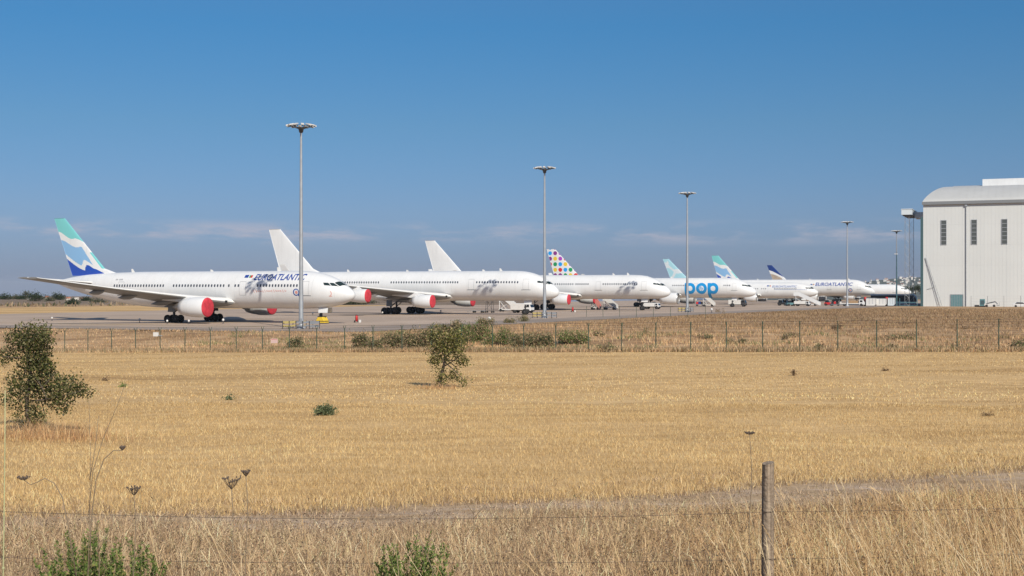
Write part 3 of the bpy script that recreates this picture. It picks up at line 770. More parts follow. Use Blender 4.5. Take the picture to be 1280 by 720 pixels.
for i in range(13):
    f = R(70) - R(140) * i / 12; vs += [(.28 * math.cos(f), .34 * math.sin(f)), (.18 * math.cos(f), .26 * math.sin(f))]
    if i: fs.append((2 * i - 2, 2 * i, 2 * i + 1, 2 * i - 1))
decal(P1, 'red_mark', [(vs, fs, 0, 0), (*rect_shape(-.12, .3, -.42, -.33), 0, 0)], [M['pink_red']], an, 4.25)
ar = solve_a(P1, 145, 6.3)
sh = [(*rect_shape(k * .24, k * .24 + .15, 0, .22), 0, 0) for k in (0, 1)] + [(*rect_shape(k * .24 + .25, k * .24 + .4, 0, .22), 0, 0) for k in (2, 3, 4)] + [(*rect_shape(.50, .60, .09, .13), 0, 0)]
decal(P1, 'registration_mark', sh, [M['door_line']], ar, 6.15)
# red and blue flash at the foot of the fin is part of the wave livery; big letters on the fourth jet
ap = solve_a(P4, 855.5, 6.0); aq = solve_a(P4, 898.5, 6.0); W = ap - aq; r = W / 6.35
sh = []
for k in range(3):
    c = r * 1.05 + k * r * 2.12
    v, f = ring_shape(c, 0, r, r * .46); sh.append((v, f, 0, 0))
    if k != 1: sh.append((*rect_shape(c - r, c - r * .42, -r * 1.95, r * .98), 0, .003))
    if k == 1: sh.append((*disc_shape(c, 0, r * .47), 1, .002))
decal(P4, 'big_letters', sh, [M['pop_blue'], M['white']], ap, 5.25, 'big rounded blue lettering', cuts=20)
fl, ff, fw = text_shape('fly', r * .85, .2, .01)
decal(P4, 'small_letters', [(fl, ff, 0, .008)], [M['pop_blue']], ap - (r * 3.17 - fw / 2), 5.25 - r * .22)
airline_name(P5, 965, 996, 357, 5.75, M['logo_pale'], 1.0)
sl = [(*rect_shape(k * .62, k * .62 + .4, 0, .16), 0, 0) for k in range(18)]
decal(P5, 'small_text_row', sl, [M['logo_pale']], solve_a(P5, 968, 5.0), 4.95)
airline_name(P6, 1019, 1066, 356, 6.55, M['logo_blue'], 1.75)
decal(P6, 'round_emblem', [(*disc_shape(0, 0, .75), 0, 0), (*disc_shape(.02, 0, .5), 1, .004), (*disc_shape(0, 0, .28), 2, .008)], [M['logo_blue'], M['palegrey'], M['pink_red']], solve_a(P6, 1063, 5.0), 4.9)

# wheel cover on the nose gear of the nearest jet
def on_plane(cfg, a, y, z=.03):
    c, s = math.cos(cfg['th']), math.sin(cfg['th'])
    return (cfg['nose'][0] - a * c + y * s, cfg['nose'][1] + a * s + y * c, z)
t = empty('wheel_cover', on_plane(P1, 5.2, -.15), -P1['th'], 'yellow and black cover pulled over the nose wheels of the nearest jet', 'cover')
mb = MB(); mb.prism([(-.72, 0), (.72, 0), (.72, .35), (.30, 1.02), (-.30, 1.02), (-.72, .35)], 1.25); mb.build('cover_shell', M['yellow'], t, bevel=.05)
mb = MB(); mb.bbox(-.735, .735, -.64, .64, .30, .40); mb.bbox(-.735, .735, -.64, .64, .02, .12); mb.box((0, 0, .98), (.7, 1.27, .12)); mb.build('cover_band', M['black'], t)

# ------------------------------------------------------------------ light masts
def make_mast():
    H = 25.3
    r = empty('light_mast', label='tall grey light mast', cat='light mast')
    mb = MB(); mb.lathe((0, 0, 0), (0, 0, 1), [(.0, .55), (.28, .55), (.28, .34), (.30, .30), (1.4, .285), (12, .21), (H - .9, .125), (H - .6, .13)], 16); mb.build('pole', M['galv'], r)
    mb = MB(); mb.box((0, -.24, .95), (.3, .14, .7)); mb.build('service_hatch', M['steel'], r, bevel=.01)
    mb = MB(); mb.lathe((0, 0, H - 1.25), (0, 0, 1), [(0, .15), (.12, .26), (.4, .30), (.62, .5), (.72, .5), (.74, .05)], 18)
    for k in range(12):
        a = 2 * math.pi * k / 12; mb.tube((.25 * math.cos(a), .25 * math.sin(a), H - .75), (1.45 * math.cos(a), 1.45 * math.sin(a), H - .40), .04, .035, 6)
    pts = [Vector((1.2 * math.cos(2 * math.pi * k / 24), 1.2 * math.sin(2 * math.pi * k / 24), H - .45)) for k in range(25)]
    mb.path(pts, [.045] * 25, 6); mb.build('crown_ring', M['dark_metal'], r)
    for k in range(12):
        a = 2 * math.pi * (k + .5) / 12; M3 = Matrix.Rotation(a, 3, 'Z') @ Matrix.Rotation(R(14), 3, 'Y')
        mb = MB(); c = Vector((1.52 * math.cos(a), 1.52 * math.sin(a), H - .30))
        mb.box(c, (.70, .36, .13), M3); mb.box(c + Vector((0, 0, -.09)), (.58, .28, .05), M3, 1)
        mb.build('floodlight', [M['offwhite'], M['glass']], r)
    mb = MB(); mb.tube((0, 0, H - .55), (0, 0, H + .25), .03, .012, 6); mb.build('lightning_rod', M['steel'], r)
    return r
mast0 = make_mast()
mast_labels = {0: 'nearest and tallest light mast, standing by the nose of the jet with the waved fin', 1: 'grey light mast in front of the second jet, left of the dotted fin',
               2: 'grey light mast rising in front of the big blue letters', 4: 'slim light mast in front of the dark blue lettering of the sixth jet', 5: 'farthest light mast, standing by the airport bus near the hangar'}
for k in (0, 1, 2, 4, 5):
    o = mast0 if k == 0 else copy_tree(mast0)
    o.location = (-25.9 + 31.32 * k, 157.2 + 55.56 * k, apz(157.2 + 55.56 * k)); o.rotation_euler.z = k * .7
    o['label'] = mast_labels[k]; o['group'] = 'light masts along the apron edge'
def guard(loc, label, wl, wr):
    r = empty('guard_rail', loc, -TH, label, 'guard rail', 'guard rails round the mast feet')
    for (x0, x1, mm) in ((-wl, 0, M['pale_yellow']), (0, wr, M['galv'])):
        mb = MB()
        for yy in (-1.1, 1.1):
            mb.bbox(x0 + .03, x1 - .03, yy - .03, yy + .03, .74, .94); mb.bbox(x0 + .03, x1 - .03, yy - .03, yy + .03, .34, .46)
        xe = x0 if x0 < 0 else x1
        mb.bbox(xe - .03, xe + .03, -1.06, 1.06, .62, .92); mb.bbox(xe - .03, xe + .03, -1.06, 1.06, .22, .40)
        mb.build('rail', mm, r)
    for xx in (-wl, -wl / 2, 0, wr / 2, wr):
        for yy in (-1.18, 1.18): mb = MB(); mb.tube((xx, yy, 0), (xx, yy, 1.0), .05, None, 8); mb.build('post', M['dark_metal'], r)
    return r
guard((-25.9, 157.2, .03), 'yellow and grey guard rail round the foot of the nearest mast', 1.9, 1.9)
guard((5.4, 212.8, .03), 'yellow guard rail round the foot of the mast by the dotted fin', 1.7, 1.7)
guard((36.7, 268.3, apz(268.3)), 'low guard rail at the foot of the mast in front of the big blue letters', 1.6, 1.0)

# ------------------------------------------------------------------ perimeter fences
def ab(a, b): return (a * CT + b * ST, -a * ST + b * CT)
def fence(name, pts, H, label, post_r, arms, m, wires, group=None, basez=None):
    x0, y0 = pts[0]; z0 = float(zg(x0, y0))
    r = empty(name, (x0, y0, z0), 0, label, 'fence', group)
    mb0 = MB(); mb0.tube((0, 0, -.3), (0, 0, H), post_r, None, 8)
    if arms:
        for s in (-1, 1): mb0.tube((0, 0, H - .02), (s * .22 * ST, s * .30 * CT, H + .38), post_r * .7, None, 6)
    p0 = None; tops = []
    for i, (x, y) in enumerate(pts):
        z = float(zg(x, y)); loc = (x - x0, y - y0, z - z0)
        if p0 is None: p0 = mb0.build('post', m, r, loc)
        else: o = p0.copy(); COL.objects.link(o); o.parent = r; o.location = loc
        bpy.context.view_layer.objects.active = None
        tops.append(Vector(loc))
    for h in wires:
        mb = MB()
        for i in range(len(tops) - 1): mb.tube(tops[i] + Vector((0, -.03, h)), tops[i + 1] + Vector((0, -.03, h)), .006, None, 3, cap=False)
        mb.build('wire', M['wire'], r)
    if arms:
        for s in (-1, 1):
            for q in (.45, .95):
                mb = MB(); dv = Vector((s * .22 * ST * q, s * .30 * CT * q, H + .38 * q))
                for i in range(len(tops) - 1): mb.tube(tops[i] + dv, tops[i + 1] + dv, .006, None, 3, cap=False)
                mb.build('barbed_wire', M['wire'], r)
    return r
def chain_mesh(parent_name, pts, H):
    pass
fence('perimeter_fence', [ab(-110.5 + 2.985 * k, 103.7) for k in range(42)], 2.05, 'long green wire fence with slim posts between the stubble field and the airfield', .042, True, M['fence_green'], [.05, .35, .65, .95, 1.25, 1.55, 1.85, 2.03])
inner = [ab(-73 + 3 * k, 210) for k in range(8)]
fence('inner_fence', inner, 1.9, 'short thin wire fence on the apron edge in front of the big blue letters', .035, False, M['fence_green'], [.5, 1.0, 1.5, 1.85], 'inner fences')
hf = [ab(-18 + 4.2 * k, 372) for k in range(12)]
fence('inner_fence', hf, 3.2, 'thin wire fence in front of the pale hangar wall', .04, False, M['dark_metal'], [.8, 1.6, 2.4, 3.15], 'inner fences')
# things on the fence
xs, ys = ab(-67.3, 103.55); zz = float(zg(xs, ys))
o = MB().box((0, 0, 0), (.75, .03, .42)).add([(-.33, -.018, .11), (.33, -.018, .11), (.33, -.018, .14), (-.33, -.018, .14)], [(0, 1, 2, 3)], 1).build('fence_sign', [M['pink_sign'], M['red']], None, (xs, ys, zz + 1.05), (0, 0, -TH)); tag(o, 'small faded pink sign hanging on the perimeter fence', 'sign')
xs, ys = ab(-81.0, 103.5); zz = float(zg(xs, ys))
o = MB().box((0, 0, 0), (.5, .25, .4)).box((.5, 0, -.12), (.5, .08, .08), None, 1).build('junction_box', [M['offwhite'], M['galv']], None, (xs, ys, zz + 1.75), (0, 0, -TH), bevel=.02); tag(o, 'small white box fixed to a fence post below the nearest jet', 'box')

# ------------------------------------------------------------------ near wire fence with the wooden post
px_, py_ = gx(959, 11.4), 11.4; pz = float(zg(px_, py_))
r = empty('stock_fence', (px_, py_, pz), 0, 'old stock fence with a weathered round post and rusty barbed wire in the foreground', 'fence')
mb = MB(); n = 18; rows = 9; ztop = zat(578.5, 11.4) - pz; vs = []
for i in range(rows + 1):
    t = i / rows; z = -.4 + (ztop + .4) * t
    for k in range(n):
        a = 2 * math.pi * k / n; rr = .052 * (1.06 - .08 * t) * (1 + .05 * math.sin(3 * a + 1.2) + .035 * math.sin(7 * a + 2 * t) - (.18 if k == 5 else 0))
        vs.append((rr * math.cos(a) + .006 * t, rr * math.sin(a), z + (.012 * math.cos(a - .6) if i == rows else 0)))
mb.add(vs, [(i * n + k, i * n + (k + 1) % n, (i + 1) * n + (k + 1) % n, (i + 1) * n + k) for i in range(rows) for k in range(n)], 0, True)
mb.add(vs[rows * n:], [tuple(range(n))], 0)
mb.build('post', M['wood'], r)
def post_copy(dx, dy):
    o = [c for c in r.children if c.name.startswith('post')][0].copy(); COL.objects.link(o); o.parent = r
    o.location = (dx, dy, float(zg(px_ + dx, py_ + dy)) - pz); return o.location
pl = Vector(post_copy(-7.4, .15)); pr2 = Vector(post_copy(5.6, .3))
def barb(z, sag, nm):
    mb = MB()
    for p, q in ((pl, Vector((0, 0, 0))), (Vector((0, 0, 0)), pr2)):
        zp, zq = z + (0 if p.length < 1 else p.z - pl.z + .02 if p is pl else 0), z + (.06 if q is pr2 else 0)
        a = Vector((p.x, p.y - .057, z + (-.0 if p is pl else 0))); b = Vector((q.x, q.y - .057, z + (.07 if q is pr2 else 0)))
        pts = []
        for i in range(41):
            t = i / 40; s = a.lerp(b, t); s.z -= sag * 4 * t * (1 - t) * (1 if p is pl else .25); pts.append(s)
        mb.path(pts, [.0019] * 41, 5)
        for i in range(3, 40, 3):
            c = pts[i]
            mb.tube(c + Vector((-.006, 0, -.014)), c + Vector((.006, .004, .014)), .0014, None, 4); mb.tube(c + Vector((.006, 0, -.012)), c + Vector((-.006, -.004, .012)), .0014, None, 4)
    mb.build('barbed_wire', M['wire'], r)
barb(zat(640, 11.34) - pz, .075, 0); barb(zat(640, 11.34) - pz - .42, .05, 1)
mb = MB()
for zz in (zat(640, 11.34) - pz,): 
    pts = [Vector((.057 * math.cos(a), .057 * math.sin(a), zz)) for a in [2 * math.pi * k / 14 for k in range(15)]]; mb.path(pts, [.002] * 15, 4)
mb.build('wire_tie', M['wire'], r)

# ------------------------------------------------------------------ hangar
C0 = Vector((gx(1154, 378), 378, 0)); 
hg = empty('hangar', (C0.x, C0.y, -.45), -TH, 'tall pale grey hangar with three slit windows and a rounded roof edge at the right', 'hangar')
W_, DP, EV = 95.0, 70.0, 30.3
mb = MB(); mb.bbox(0, W_, 0, .4, 0, EV)
for k in range(1, 95): mb.bbox(k - .025, k + .025, -.03, .0, 0, EV)       # cladding seams
mb.build('wall', M['hangar'], hg)
mb = MB(); mb.bbox(W_ - .4, W_, .4, DP, 0, EV); mb.bbox(0, W_ - .4, DP - .4, DP, 0, EV); mb.bbox(.0, .4, 20, DP - .4, 24, EV); mb.build('rear_wall', M['hangar'], hg)
prof = [(0, EV + .1)]
for k in range(11): f = math.pi / 2 * k / 10; prof.append((20 * (k / 10) ** 1.15, EV + .6 + 5.6 * math.sin(f)))
prof += [(35, EV + 7.6), (DP, EV + 3)]
mb = MB(); n = len(prof)
hipx = [0.0] + [6.8 * (k / 10) ** 1.25 for k in range(11)] + [6.8, 6.8]
vs = [(hx - .2, p[0] - .15, p[1]) for p, hx in zip(prof, hipx)] + [(W_, p[0] - .15, p[1]) for p in prof]
mb.add(vs, [(k, n + k, n + k + 1, k + 1) for k in range(n - 1)], 0, True); mb.add([(hx - .2, p[0] - .15, p[1]) for p, hx in zip(prof, hipx)] + [(.3, 30, EV - 1), (.3, DP, EV - 1)], [(k + 1, k, n) for k in range(10)] + [(n, 10, 11, n + 1), (11, 12, 13, n + 1)], 0)
for k in range(4, 48):
    x = k * 2.0
    for i in range(2, n - 1):
        p, q = prof[i], prof[i + 1]; mb.add([(x - .05, p[0] - .15, p[1] + .04), (x + .05, p[0] - .15, p[1] + .04), (x + .05, q[0] - .15, q[1] + .04), (x - .05, q[0] - .15, q[1] + .04)], [(0, 1, 2, 3)], 0)
mb.build('roof', M['hangar_roof'], hg)
mb = MB(); mb.bbox(-.3, W_, -.75, -.05, EV - .35, EV + .55); g = mb.build('gutter', M['gutter'], hg)
mb = MB(); mb.bbox(15.6, W_, 21, 44, EV + 5.5, EV + 8.4); mb.build('roof_lantern', M['white'], hg)
mb = MB(); mb.tube((11.95, -.22, .2), (11.95, -.22, EV - .3), .13, None, 10); mb.box((11.95, -.3, EV - .7), (.7, .4, .7)); mb.build('downpipe', M['galv'], hg)
for xx in (5.75, 14.15, 22.4):
    mb = MB(); mb.bbox(xx - .66, xx + .66, -.05, .02, 18.2, 25.2)
    w = mb.build('window', M['slit'], hg)
    mb = MB()
    for (a, b, c, d) in ((-.80, -.66, 18.06, 25.34), (.66, .80, 18.06, 25.34)): mb.bbox(xx + a, xx + b, -.16, .01, c, d)
    for k in range(7): zz = 18.13 + k * 1.19; mb.bbox(xx - .66, xx + .66, -.12, -.055, zz - .07, zz + .07)
    mb.build('window_frame', M['galv'], w)
mb = MB(); mb.bbox(7.7, 11.1, -.09, .02, 0, 3.45); d = mb.build('door', M['teal_steel'], hg)
mb = MB()
for k in range(8): mb.bbox(7.75 + k * .46, 7.83 + k * .46, -.13, -.095, .05, 3.4)
mb.bbox(7.55, 7.7, -.14, .0, 0, 3.6); mb.bbox(11.1, 11.25, -.14, .0, 0, 3.6); mb.bbox(7.7, 11.1, -.14, 0, 3.45, 3.6)
mb.build('door_frame', M['galv'], d)
mb = MB(); mb.bbox(-.75, -.02, -.1, .8, 0, EV - 4); mb.build('corner_column', M['dark_teal'], hg)
mb = MB()     # raking stay in front of the wall near the corner
p, q = Vector((.7, -.25, 14.4)), Vector((5.1, -.7, .1))
for dx in (-.28, .28): mb.tube(p + Vector((dx * .4, 0, 0)), q + Vector((dx, 0, 0)), .07, None, 6)
for k in range(1, 12): t = k / 12; mb.tube(p.lerp(q, t) + Vector((-.25 * t, 0, 0)), p.lerp(q, t) + Vector((.25 * t, 0, 0)), .04, None, 5)
mb.tube(p.lerp(q, .6), (1.0, -.1, 5.0), .05, None, 5); mb.build('raking_stay', M['galv'], hg)
# sliding-door gantry beside the hangar
gt = empty('door_gantry', (C0.x + (-6.2) * CT, C0.y + 6.2 * ST, -.45), -TH, 'grey box beam on a slim lattice leg beside the left edge of the hangar', 'gantry')
mb = MB(); mb.bbox(0, 3.0, 0, 17, 27.2, 28.75); mb.bbox(-.12, 3.12, -.12, 17, 28.75, 28.95); mb.bbox(3.0, 6.1, 9, 17, 26.6, 28.4); mb.build('beam', M['palegrey'], gt)
mb = MB(); mb.bbox(.3, 2.7, .4, 17, 26.95, 27.19); mb.build('door_track', M['dark_metal'], gt)
for (yy) in (1.2, 15.6):
    mb = MB()
    for dx in (.9, 2.1):
        for dy in (-.6, .6): mb.tube((dx, yy + dy, 0), (dx, yy + dy, 26.95), .035, None, 6)
    for k in range(22):
        z = 1.19 * k; s = k % 2
        mb.tube((.9 if s else 2.1, yy - .6, z), (2.1 if s else .9, yy - .6, z + 1.19), .018, None, 5); mb.tube((.9, yy - .6, z), (2.1, yy - .6, z), .015, None, 5); mb.tube((.9 if s else 2.1, yy + .6, z), (2.1 if s else .9, yy + .6, z + 1.19), .018, None, 5)
    mb.build('lattice_leg', M['galv'], gt)
mb = MB(); mb.bbox(-.6, 4.6, 0.2, .35, 1.1, 1.25); mb.bbox(-.6, 4.6, 0.2, .35, .1, .2)
for x in (-.5, 4.5): mb.bbox(x - .06, x + .06, .2, .35, .1, 2.4)
mb.build('safety_rail', M['teal_steel'], gt)
# slim lamp by the hangar
lx = Vector((gx(1121, 386), 386, -.46)); lp = empty('street_lamp', lx, 0, 'slim teal lamp post with one small lamp left of the hangar', 'lamp post')
mb = MB(); mb.tube((0, 0, 0), (0, 0, 15.6), .13, .07, 10); mb.build('pole', M['teal_steel'], lp)
mb = MB(); mb.box((-.25, 0, 15.7), (1.0, .4, .22)); mb.build('lamp_head', M['offwhite'], lp, bevel=.05)

# ------------------------------------------------------------------ service vehicles and gear
def at_px(u, v, z=.03): 
    D = dist(v, z)
    for _ in range(20): z = apz(D); D = dist(v, z)
    return (gx(u, D), D, z)
def wheels(parent, xs, w, r, name='wheel'):
    for x in xs:
        for s in (-1, 1): add_wheel(parent, (x, s * w, r), r, .28)
GV = 'service vehicles on the apron'
def box_truck(u, v, rz, L, H, label, cab_front=1, body_m='offwhite', cab_m='white'):
    r = empty('box_truck', at_px(u, v), rz, label, 'truck', GV); f = cab_front
    mb = MB(); mb.bbox(-L / 2, L / 2, -.55, .55, .42, .62); mb.build('chassis', M['dark_metal'], r)
    mb = MB(); mb.bbox(-L / 2, L * .22, -1.1, 1.1, .62, H); mb.build('cargo_box', M[body_m], r, bevel=.05)
    mb = MB(); hc = H * .96; mb.prism([(L * .25, .45), (L / 2, .45), (L / 2, H * .55), (L * .44, hc), (L * .25, hc)], 2.0); c = mb.build('cab', M[cab_m], r, bevel=.06)
    mb = MB(); mb.prism([(L * .4955, H * .60), (L * .505, H * .60), (L * .449, hc * .93), (L * .4395, hc * .93)], 1.75); mb.build('windshield', M['glass'], c)
    mb = MB()
    for s in (-1, 1): mb.bbox(L * .29, L * .42, s * 1.0 - .012, s * 1.0 + .012, H * .6, H * .88)
    mb.build('side_window', M['glass'], c)
    mb = MB(); mb.bbox(L * .5 - .02, L * .5 + .1, -.95, .95, .35, .6); mb.build('bumper', M['black'], r)
    wheels(r, (-L * .3, L * .36), .9, .42)
    return r
def airstairs(u, v, rz, Ls, Hs, label, m='offwhite'):
    """steps climb toward -x"""
    r = empty('passenger_stairs', at_px(u, v), rz, label, 'airstairs', 'passenger stairs on the apron')
    mb = MB(); n = int(Hs / .21)
    for k in range(n):
        t = (k + .5) / n; mb.bbox(Ls / 2 - Ls * .82 * t - .16, Ls / 2 - Ls * .82 * t + .16, -.72, .72, .25 + (Hs - .3) * t - .03, .25 + (Hs - .3) * t + .03)
    mb.build('steps', M['galv'], r)
    for s in (-1, 1):
        mb = MB(); mb.prism([(Ls / 2, .1), (Ls / 2, 1.1), (-Ls * .32, Hs + 1.0), (-Ls / 2, Hs + 1.0), (-Ls / 2, Hs - .15), (-Ls * .32, Hs - .15)], .06, c=(0, s * .8, 0)); mb.build('side_panel', M[m], r)
    mb = MB(); mb.bbox(-Ls / 2, -Ls * .3, -.76, .76, Hs - .1, Hs - .02); mb.build('top_platform', M[m], r)
    mb = MB(); mb.bbox(-Ls * .45, Ls * .42, -.7, .7, .35, .55)
    for s in (-1, 1):
        mb.tube((-Ls * .42, s * .65, .4), (-Ls * .42, s * .65, Hs - .1), .07, None, 6); mb.tube((-Ls * .05, s * .65, .4), (-Ls * .42, s * .65, Hs * .75), .05, None, 6); mb.tube((-Ls * .42, s * .65, .5), (-Ls * .05, s * .65, Hs * .5), .05, None, 6)
    mb.build('undercarriage', M[m], r); wheels(r, (-Ls * .35, Ls * .3), .72, .3)
    return r
def tug(u, v, rz, L, label, m='black', beacon=True):
    r = empty('tow_tractor', at_px(u, v), rz, label, 'tractor', GV)
    mb = MB(); mb.prism([(-L / 2, .35), (L / 2, .35), (L / 2, .85), (L * .1, 1.0), (-L / 2, .95)], 1.5); mb.build('body', M[m], r, bevel=.05)
    mb = MB(); mb.prism([(-L * .42, .95), (L * .06, .99), (-L * .02, 1.75), (-L * .38, 1.75)], 1.3); mb.build('cab', M['glass'], r, bevel=.04)
    mb = MB(); mb.bbox(-L * .40, L * 0, -.68, .68, 1.75, 1.83); mb.build('cab_roof', M['offwhite'], r)
    wheels(r, (-L * .32, L * .32), .72, .38); return r
def cart(u, v, rz, label, loads):
    r = empty('baggage_cart', at_px(u, v), rz, label, 'cart', 'baggage carts on the apron')
    mb = MB(); mb.bbox(-1.3, 1.3, -.7, .7, .4, .52); mb.tube((1.3, 0, .45), (2.1, 0, .3), .04, None, 6)
    for x in (-1.25, 1.25):
        for y in (-.65, .65): mb.tube((x, y, .5), (x, y, 1.7), .04, None, 6)
    mb.build('frame', M['galv'], r); mb = MB(); mb.bbox(-1.35, 1.35, -.75, .75, 1.7, 1.78); mb.build('canopy', M['dark_metal'], r)
    for i, l in enumerate(loads): mb = MB(); mb.bbox(-1.1 + i * .75, -.5 + i * .75, -.5, .5, .53, 1.2 + .1 * (i % 2)); mb.build('load', M[l], r, bevel=.04)
    wheels(r, (-.9, .9), .6, .22); return r
def uld(u, v, rz, label, m='offwhite', h=2.3, w=2.7):
    r = empty('cargo_container', at_px(u, v), rz, label, 'container', 'pale cargo containers left of the hangar')
    mb = MB(); mb.prism([(-w / 2, .15), (w / 2 - .45, .15), (w / 2, .6), (w / 2, h), (-w / 2, h)], 1.6); mb.build('shell', M[m], r, bevel=.03)
    mb = MB()
    for x in (-w / 2 + .04, -w / 6, w / 6, w / 2 - .06): mb.bbox(x - .04, x + .04, -.83, .83, .62, h - .02)
    mb.bbox(-w / 2, w / 2, -.83, .83, h - .1, h + .02); mb.build('frame', M['galv'], r); return r

T0 = -TH
box_truck(653, 391.2, T0, 4.4, 1.95, 'small white box truck parked behind the nose of the second jet')
airstairs(636, 389.5, T0, 4.6, 3.2, 'white passenger stairs half hidden under the fuselage left of the small box truck')
r = empty('work_platform', at_px(612, 391), T0, 'spindly wheeled work platform under the belly of the second jet', 'platform')
mb = MB()
for x in (-.7, .7):
    for y in (-.5, .5): mb.tube((x, y, .3), (x * .8, y * .8, 2.5), .05, None, 6)
    mb.tube((x, -.5, .6), (-x * .8, .4, 2.3), .03, None, 5); mb.tube((x, -.5, .35), (x, .5, .35), .05, None, 6)
mb.tube((-.7, 0, .35), (.7, 0, .35), .06, None, 6); mb.build('frame', M['dark_metal'], r)
mb = MB(); mb.bbox(-.9, .9, -.6, .6, 2.5, 2.58); mb.build('deck', M['galv'], r)
mb = MB()
for x in (-.85, 0, .85): mb.tube((x, -.58, 2.5), (x, -.58, 2.95), .03, None, 5); mb.tube((x, .58, 2.5), (x, .58, 2.95), .03, None, 5)
mb.build('handrail', M['dark_metal'], r); wheels(r, (-.7, .7), .5, .17)
r = empty('boarding_ramp', at_px(598, 391), T0, 'low grey tow dolly left of the spindly work platform', 'dolly')
mb = MB(); mb.bbox(-1.4, 1.4, -.4, .4, .35, .45); mb.tube((-1.4, 0, .4), (-2.6, 0, .25), .05, None, 6); mb.build('bed', M['galv'], r); wheels(r, (-.9, .9), .4, .22); r.name = 'tow_dolly'
box_truck(815, 386.3, T0, 3.9, 1.55, 'low white service truck under the nose of the third white jet')
airstairs(763, 387, T0, 3.4, 2.3, 'small pale passenger stairs standing alone left of the low service truck')
r = airstairs(745, 386.8, T0, 2.2, 2.8, 'narrow faded red passenger stairs against the side of the third white jet', 'faded_red')
for c in list(r.children):
    if c.name.startswith('undercarriage'): c.data.materials[0] = M['offwhite']
airstairs(886, 383, T0, 3.6, 2.7, 'white passenger stairs below the last big blue letter')
cart(875, 382.3, T0, 'baggage cart with red and blue loads below the big blue letters', ['red', 'logo_blue', 'black'])
box_truck(922, 383.2, T0, 5.0, 1.95, 'white service truck with a dark cab under the nose of the dotted fin jet', cab_m='dark_metal')
airstairs(1009, 382.2, T0, 8.0, 3.2, 'long white passenger stairs at the nose of the fifth jet', 'white')
box_truck(1003, 382.6, T0, 4.6, 1.5, 'low white truck under the long white passenger stairs')
tug(978, 382, T0, 2.8, 'black tow tractor left of the low truck and the long stairs')
tug(988, 382.4, T0 + .6, 2.6, 'dark tow tractor with a pale bonnet touching the long stairs', 'teal_steel')
cart(1044, 382.2, T0, 'baggage cart with dark and red loads right of the long stairs', ['black', 'red', 'black'])
tug(1036, 382.0, T0, 2.6, 'dark red tow tractor beside the loaded baggage cart', 'red')
# flat truck with tan cargo
r = empty('flatbed_truck', at_px(1066, 382.5), T0, 'white flatbed truck carrying tan cargo, left of the pale containers', 'truck', GV)
mb = MB(); mb.bbox(-3.6, 1.9, -1, 1, .6, .85); mb.bbox(-3.6, -3.5, -1, 1, .85, 1.3); mb.build('flatbed', M['offwhite'], r)
mb = MB(); mb.prism([(1.95, .4), (3.6, .4), (3.6, 1.1), (3.1, 1.95), (1.95, 1.95)], 1.9); c = mb.build('cab', M['white'], r, bevel=.06)
mb = MB()
for s in (-1, 1): mb.bbox(2.2, 2.95, s * .95 - .012, s * .95 + .012, 1.15, 1.75)
mb.prism([(3.60, 1.14), (3.63, 1.14), (3.17, 1.88), (3.14, 1.88)], 1.6); mb.build('cab_window', M['glass'], c)
mb = MB(); mb.bbox(-1.0, 1.6, -.9, .9, .86, 1.55); mb.build('cargo', M['tan_load'], r, bevel=.05); wheels(r, (-2.4, 2.6), .85, .42)
uld(1089, 382.6, T0, 'pale cargo container next to the flatbed truck, first of three', 'offwhite', 2.4, 2.9)
uld(1102, 382.6, T0, 'pale cargo container in the middle of the three left of the hangar', 'offwhite', 2.3, 2.9)
uld(1114.5, 382.6, T0, 'narrow pale cargo container nearest the slim teal lamp post', 'palegrey', 2.5, 2.1)
for u_, l_ in ((1081.5, 'red and black fuel drum stack left of the three pale containers'), (1108.3, 'red fuel drum stack squeezed between two pale containers')):
    r = empty('drum_stack', at_px(u_, 382.5), T0, l_, 'drums', 'drum stacks by the containers')
    for k, mm in ((0, 'black'), (1, 'red'), (2, 'red')):
        mb = MB(); mb.lathe((0, 0, k * .9), (0, 0, 1), [(0, .02), (0, .36), (.28, .36), (.3, .38), (.32, .36), (.58, .36), (.6, .38), (.62, .36), (.88, .36), (.88, .02)], 18); mb.build('drum', M[mm], r)
# airport bus
r = empty('airport_bus', (gx(1117, 436), 436, apz(436)), T0, 'long dark glazed airport bus with a white roof beside the hangar', 'bus')
mb = MB(); mb.bbox(-7.4, 7.2, -1.5, 1.5, .35, .95); mb.build('body', M['offwhite'], r, bevel=.05)
mb = MB(); mb.bbox(-7.35, 6.75, -1.47, 1.47, .96, 3.05); gl = mb.build('glazing', M['glass'], r)
mb = MB()
for x in (-7.35, -4.6, -1.8, 1.0, 3.8): mb.bbox(x - .06, x + .06, -1.5, 1.5, .96, 3.05)
mb.build('window_pillar', M['black'], gl)
mb = MB(); pf = [(-7.5, 3.05), (6.3, 3.05), (6.9, 2.9), (7.35, 2.2), (7.5, .9), (7.7, .9), (7.6, 2.3), (7.1, 3.2), (6.3, 3.5), (-7.3, 3.5), (-7.5, 3.35)]; mb.prism(pf, 3.0); mb.build('roof', M['white'], r, bevel=.04)
mb = MB(); mb.prism([(6.8, .98), (7.42, .98), (7.28, 2.2), (6.9, 2.8)], 2.8); mb.build('windshield', M['glass'], r); wheels(r, (-4.6, 4.9), 1.3, .5)
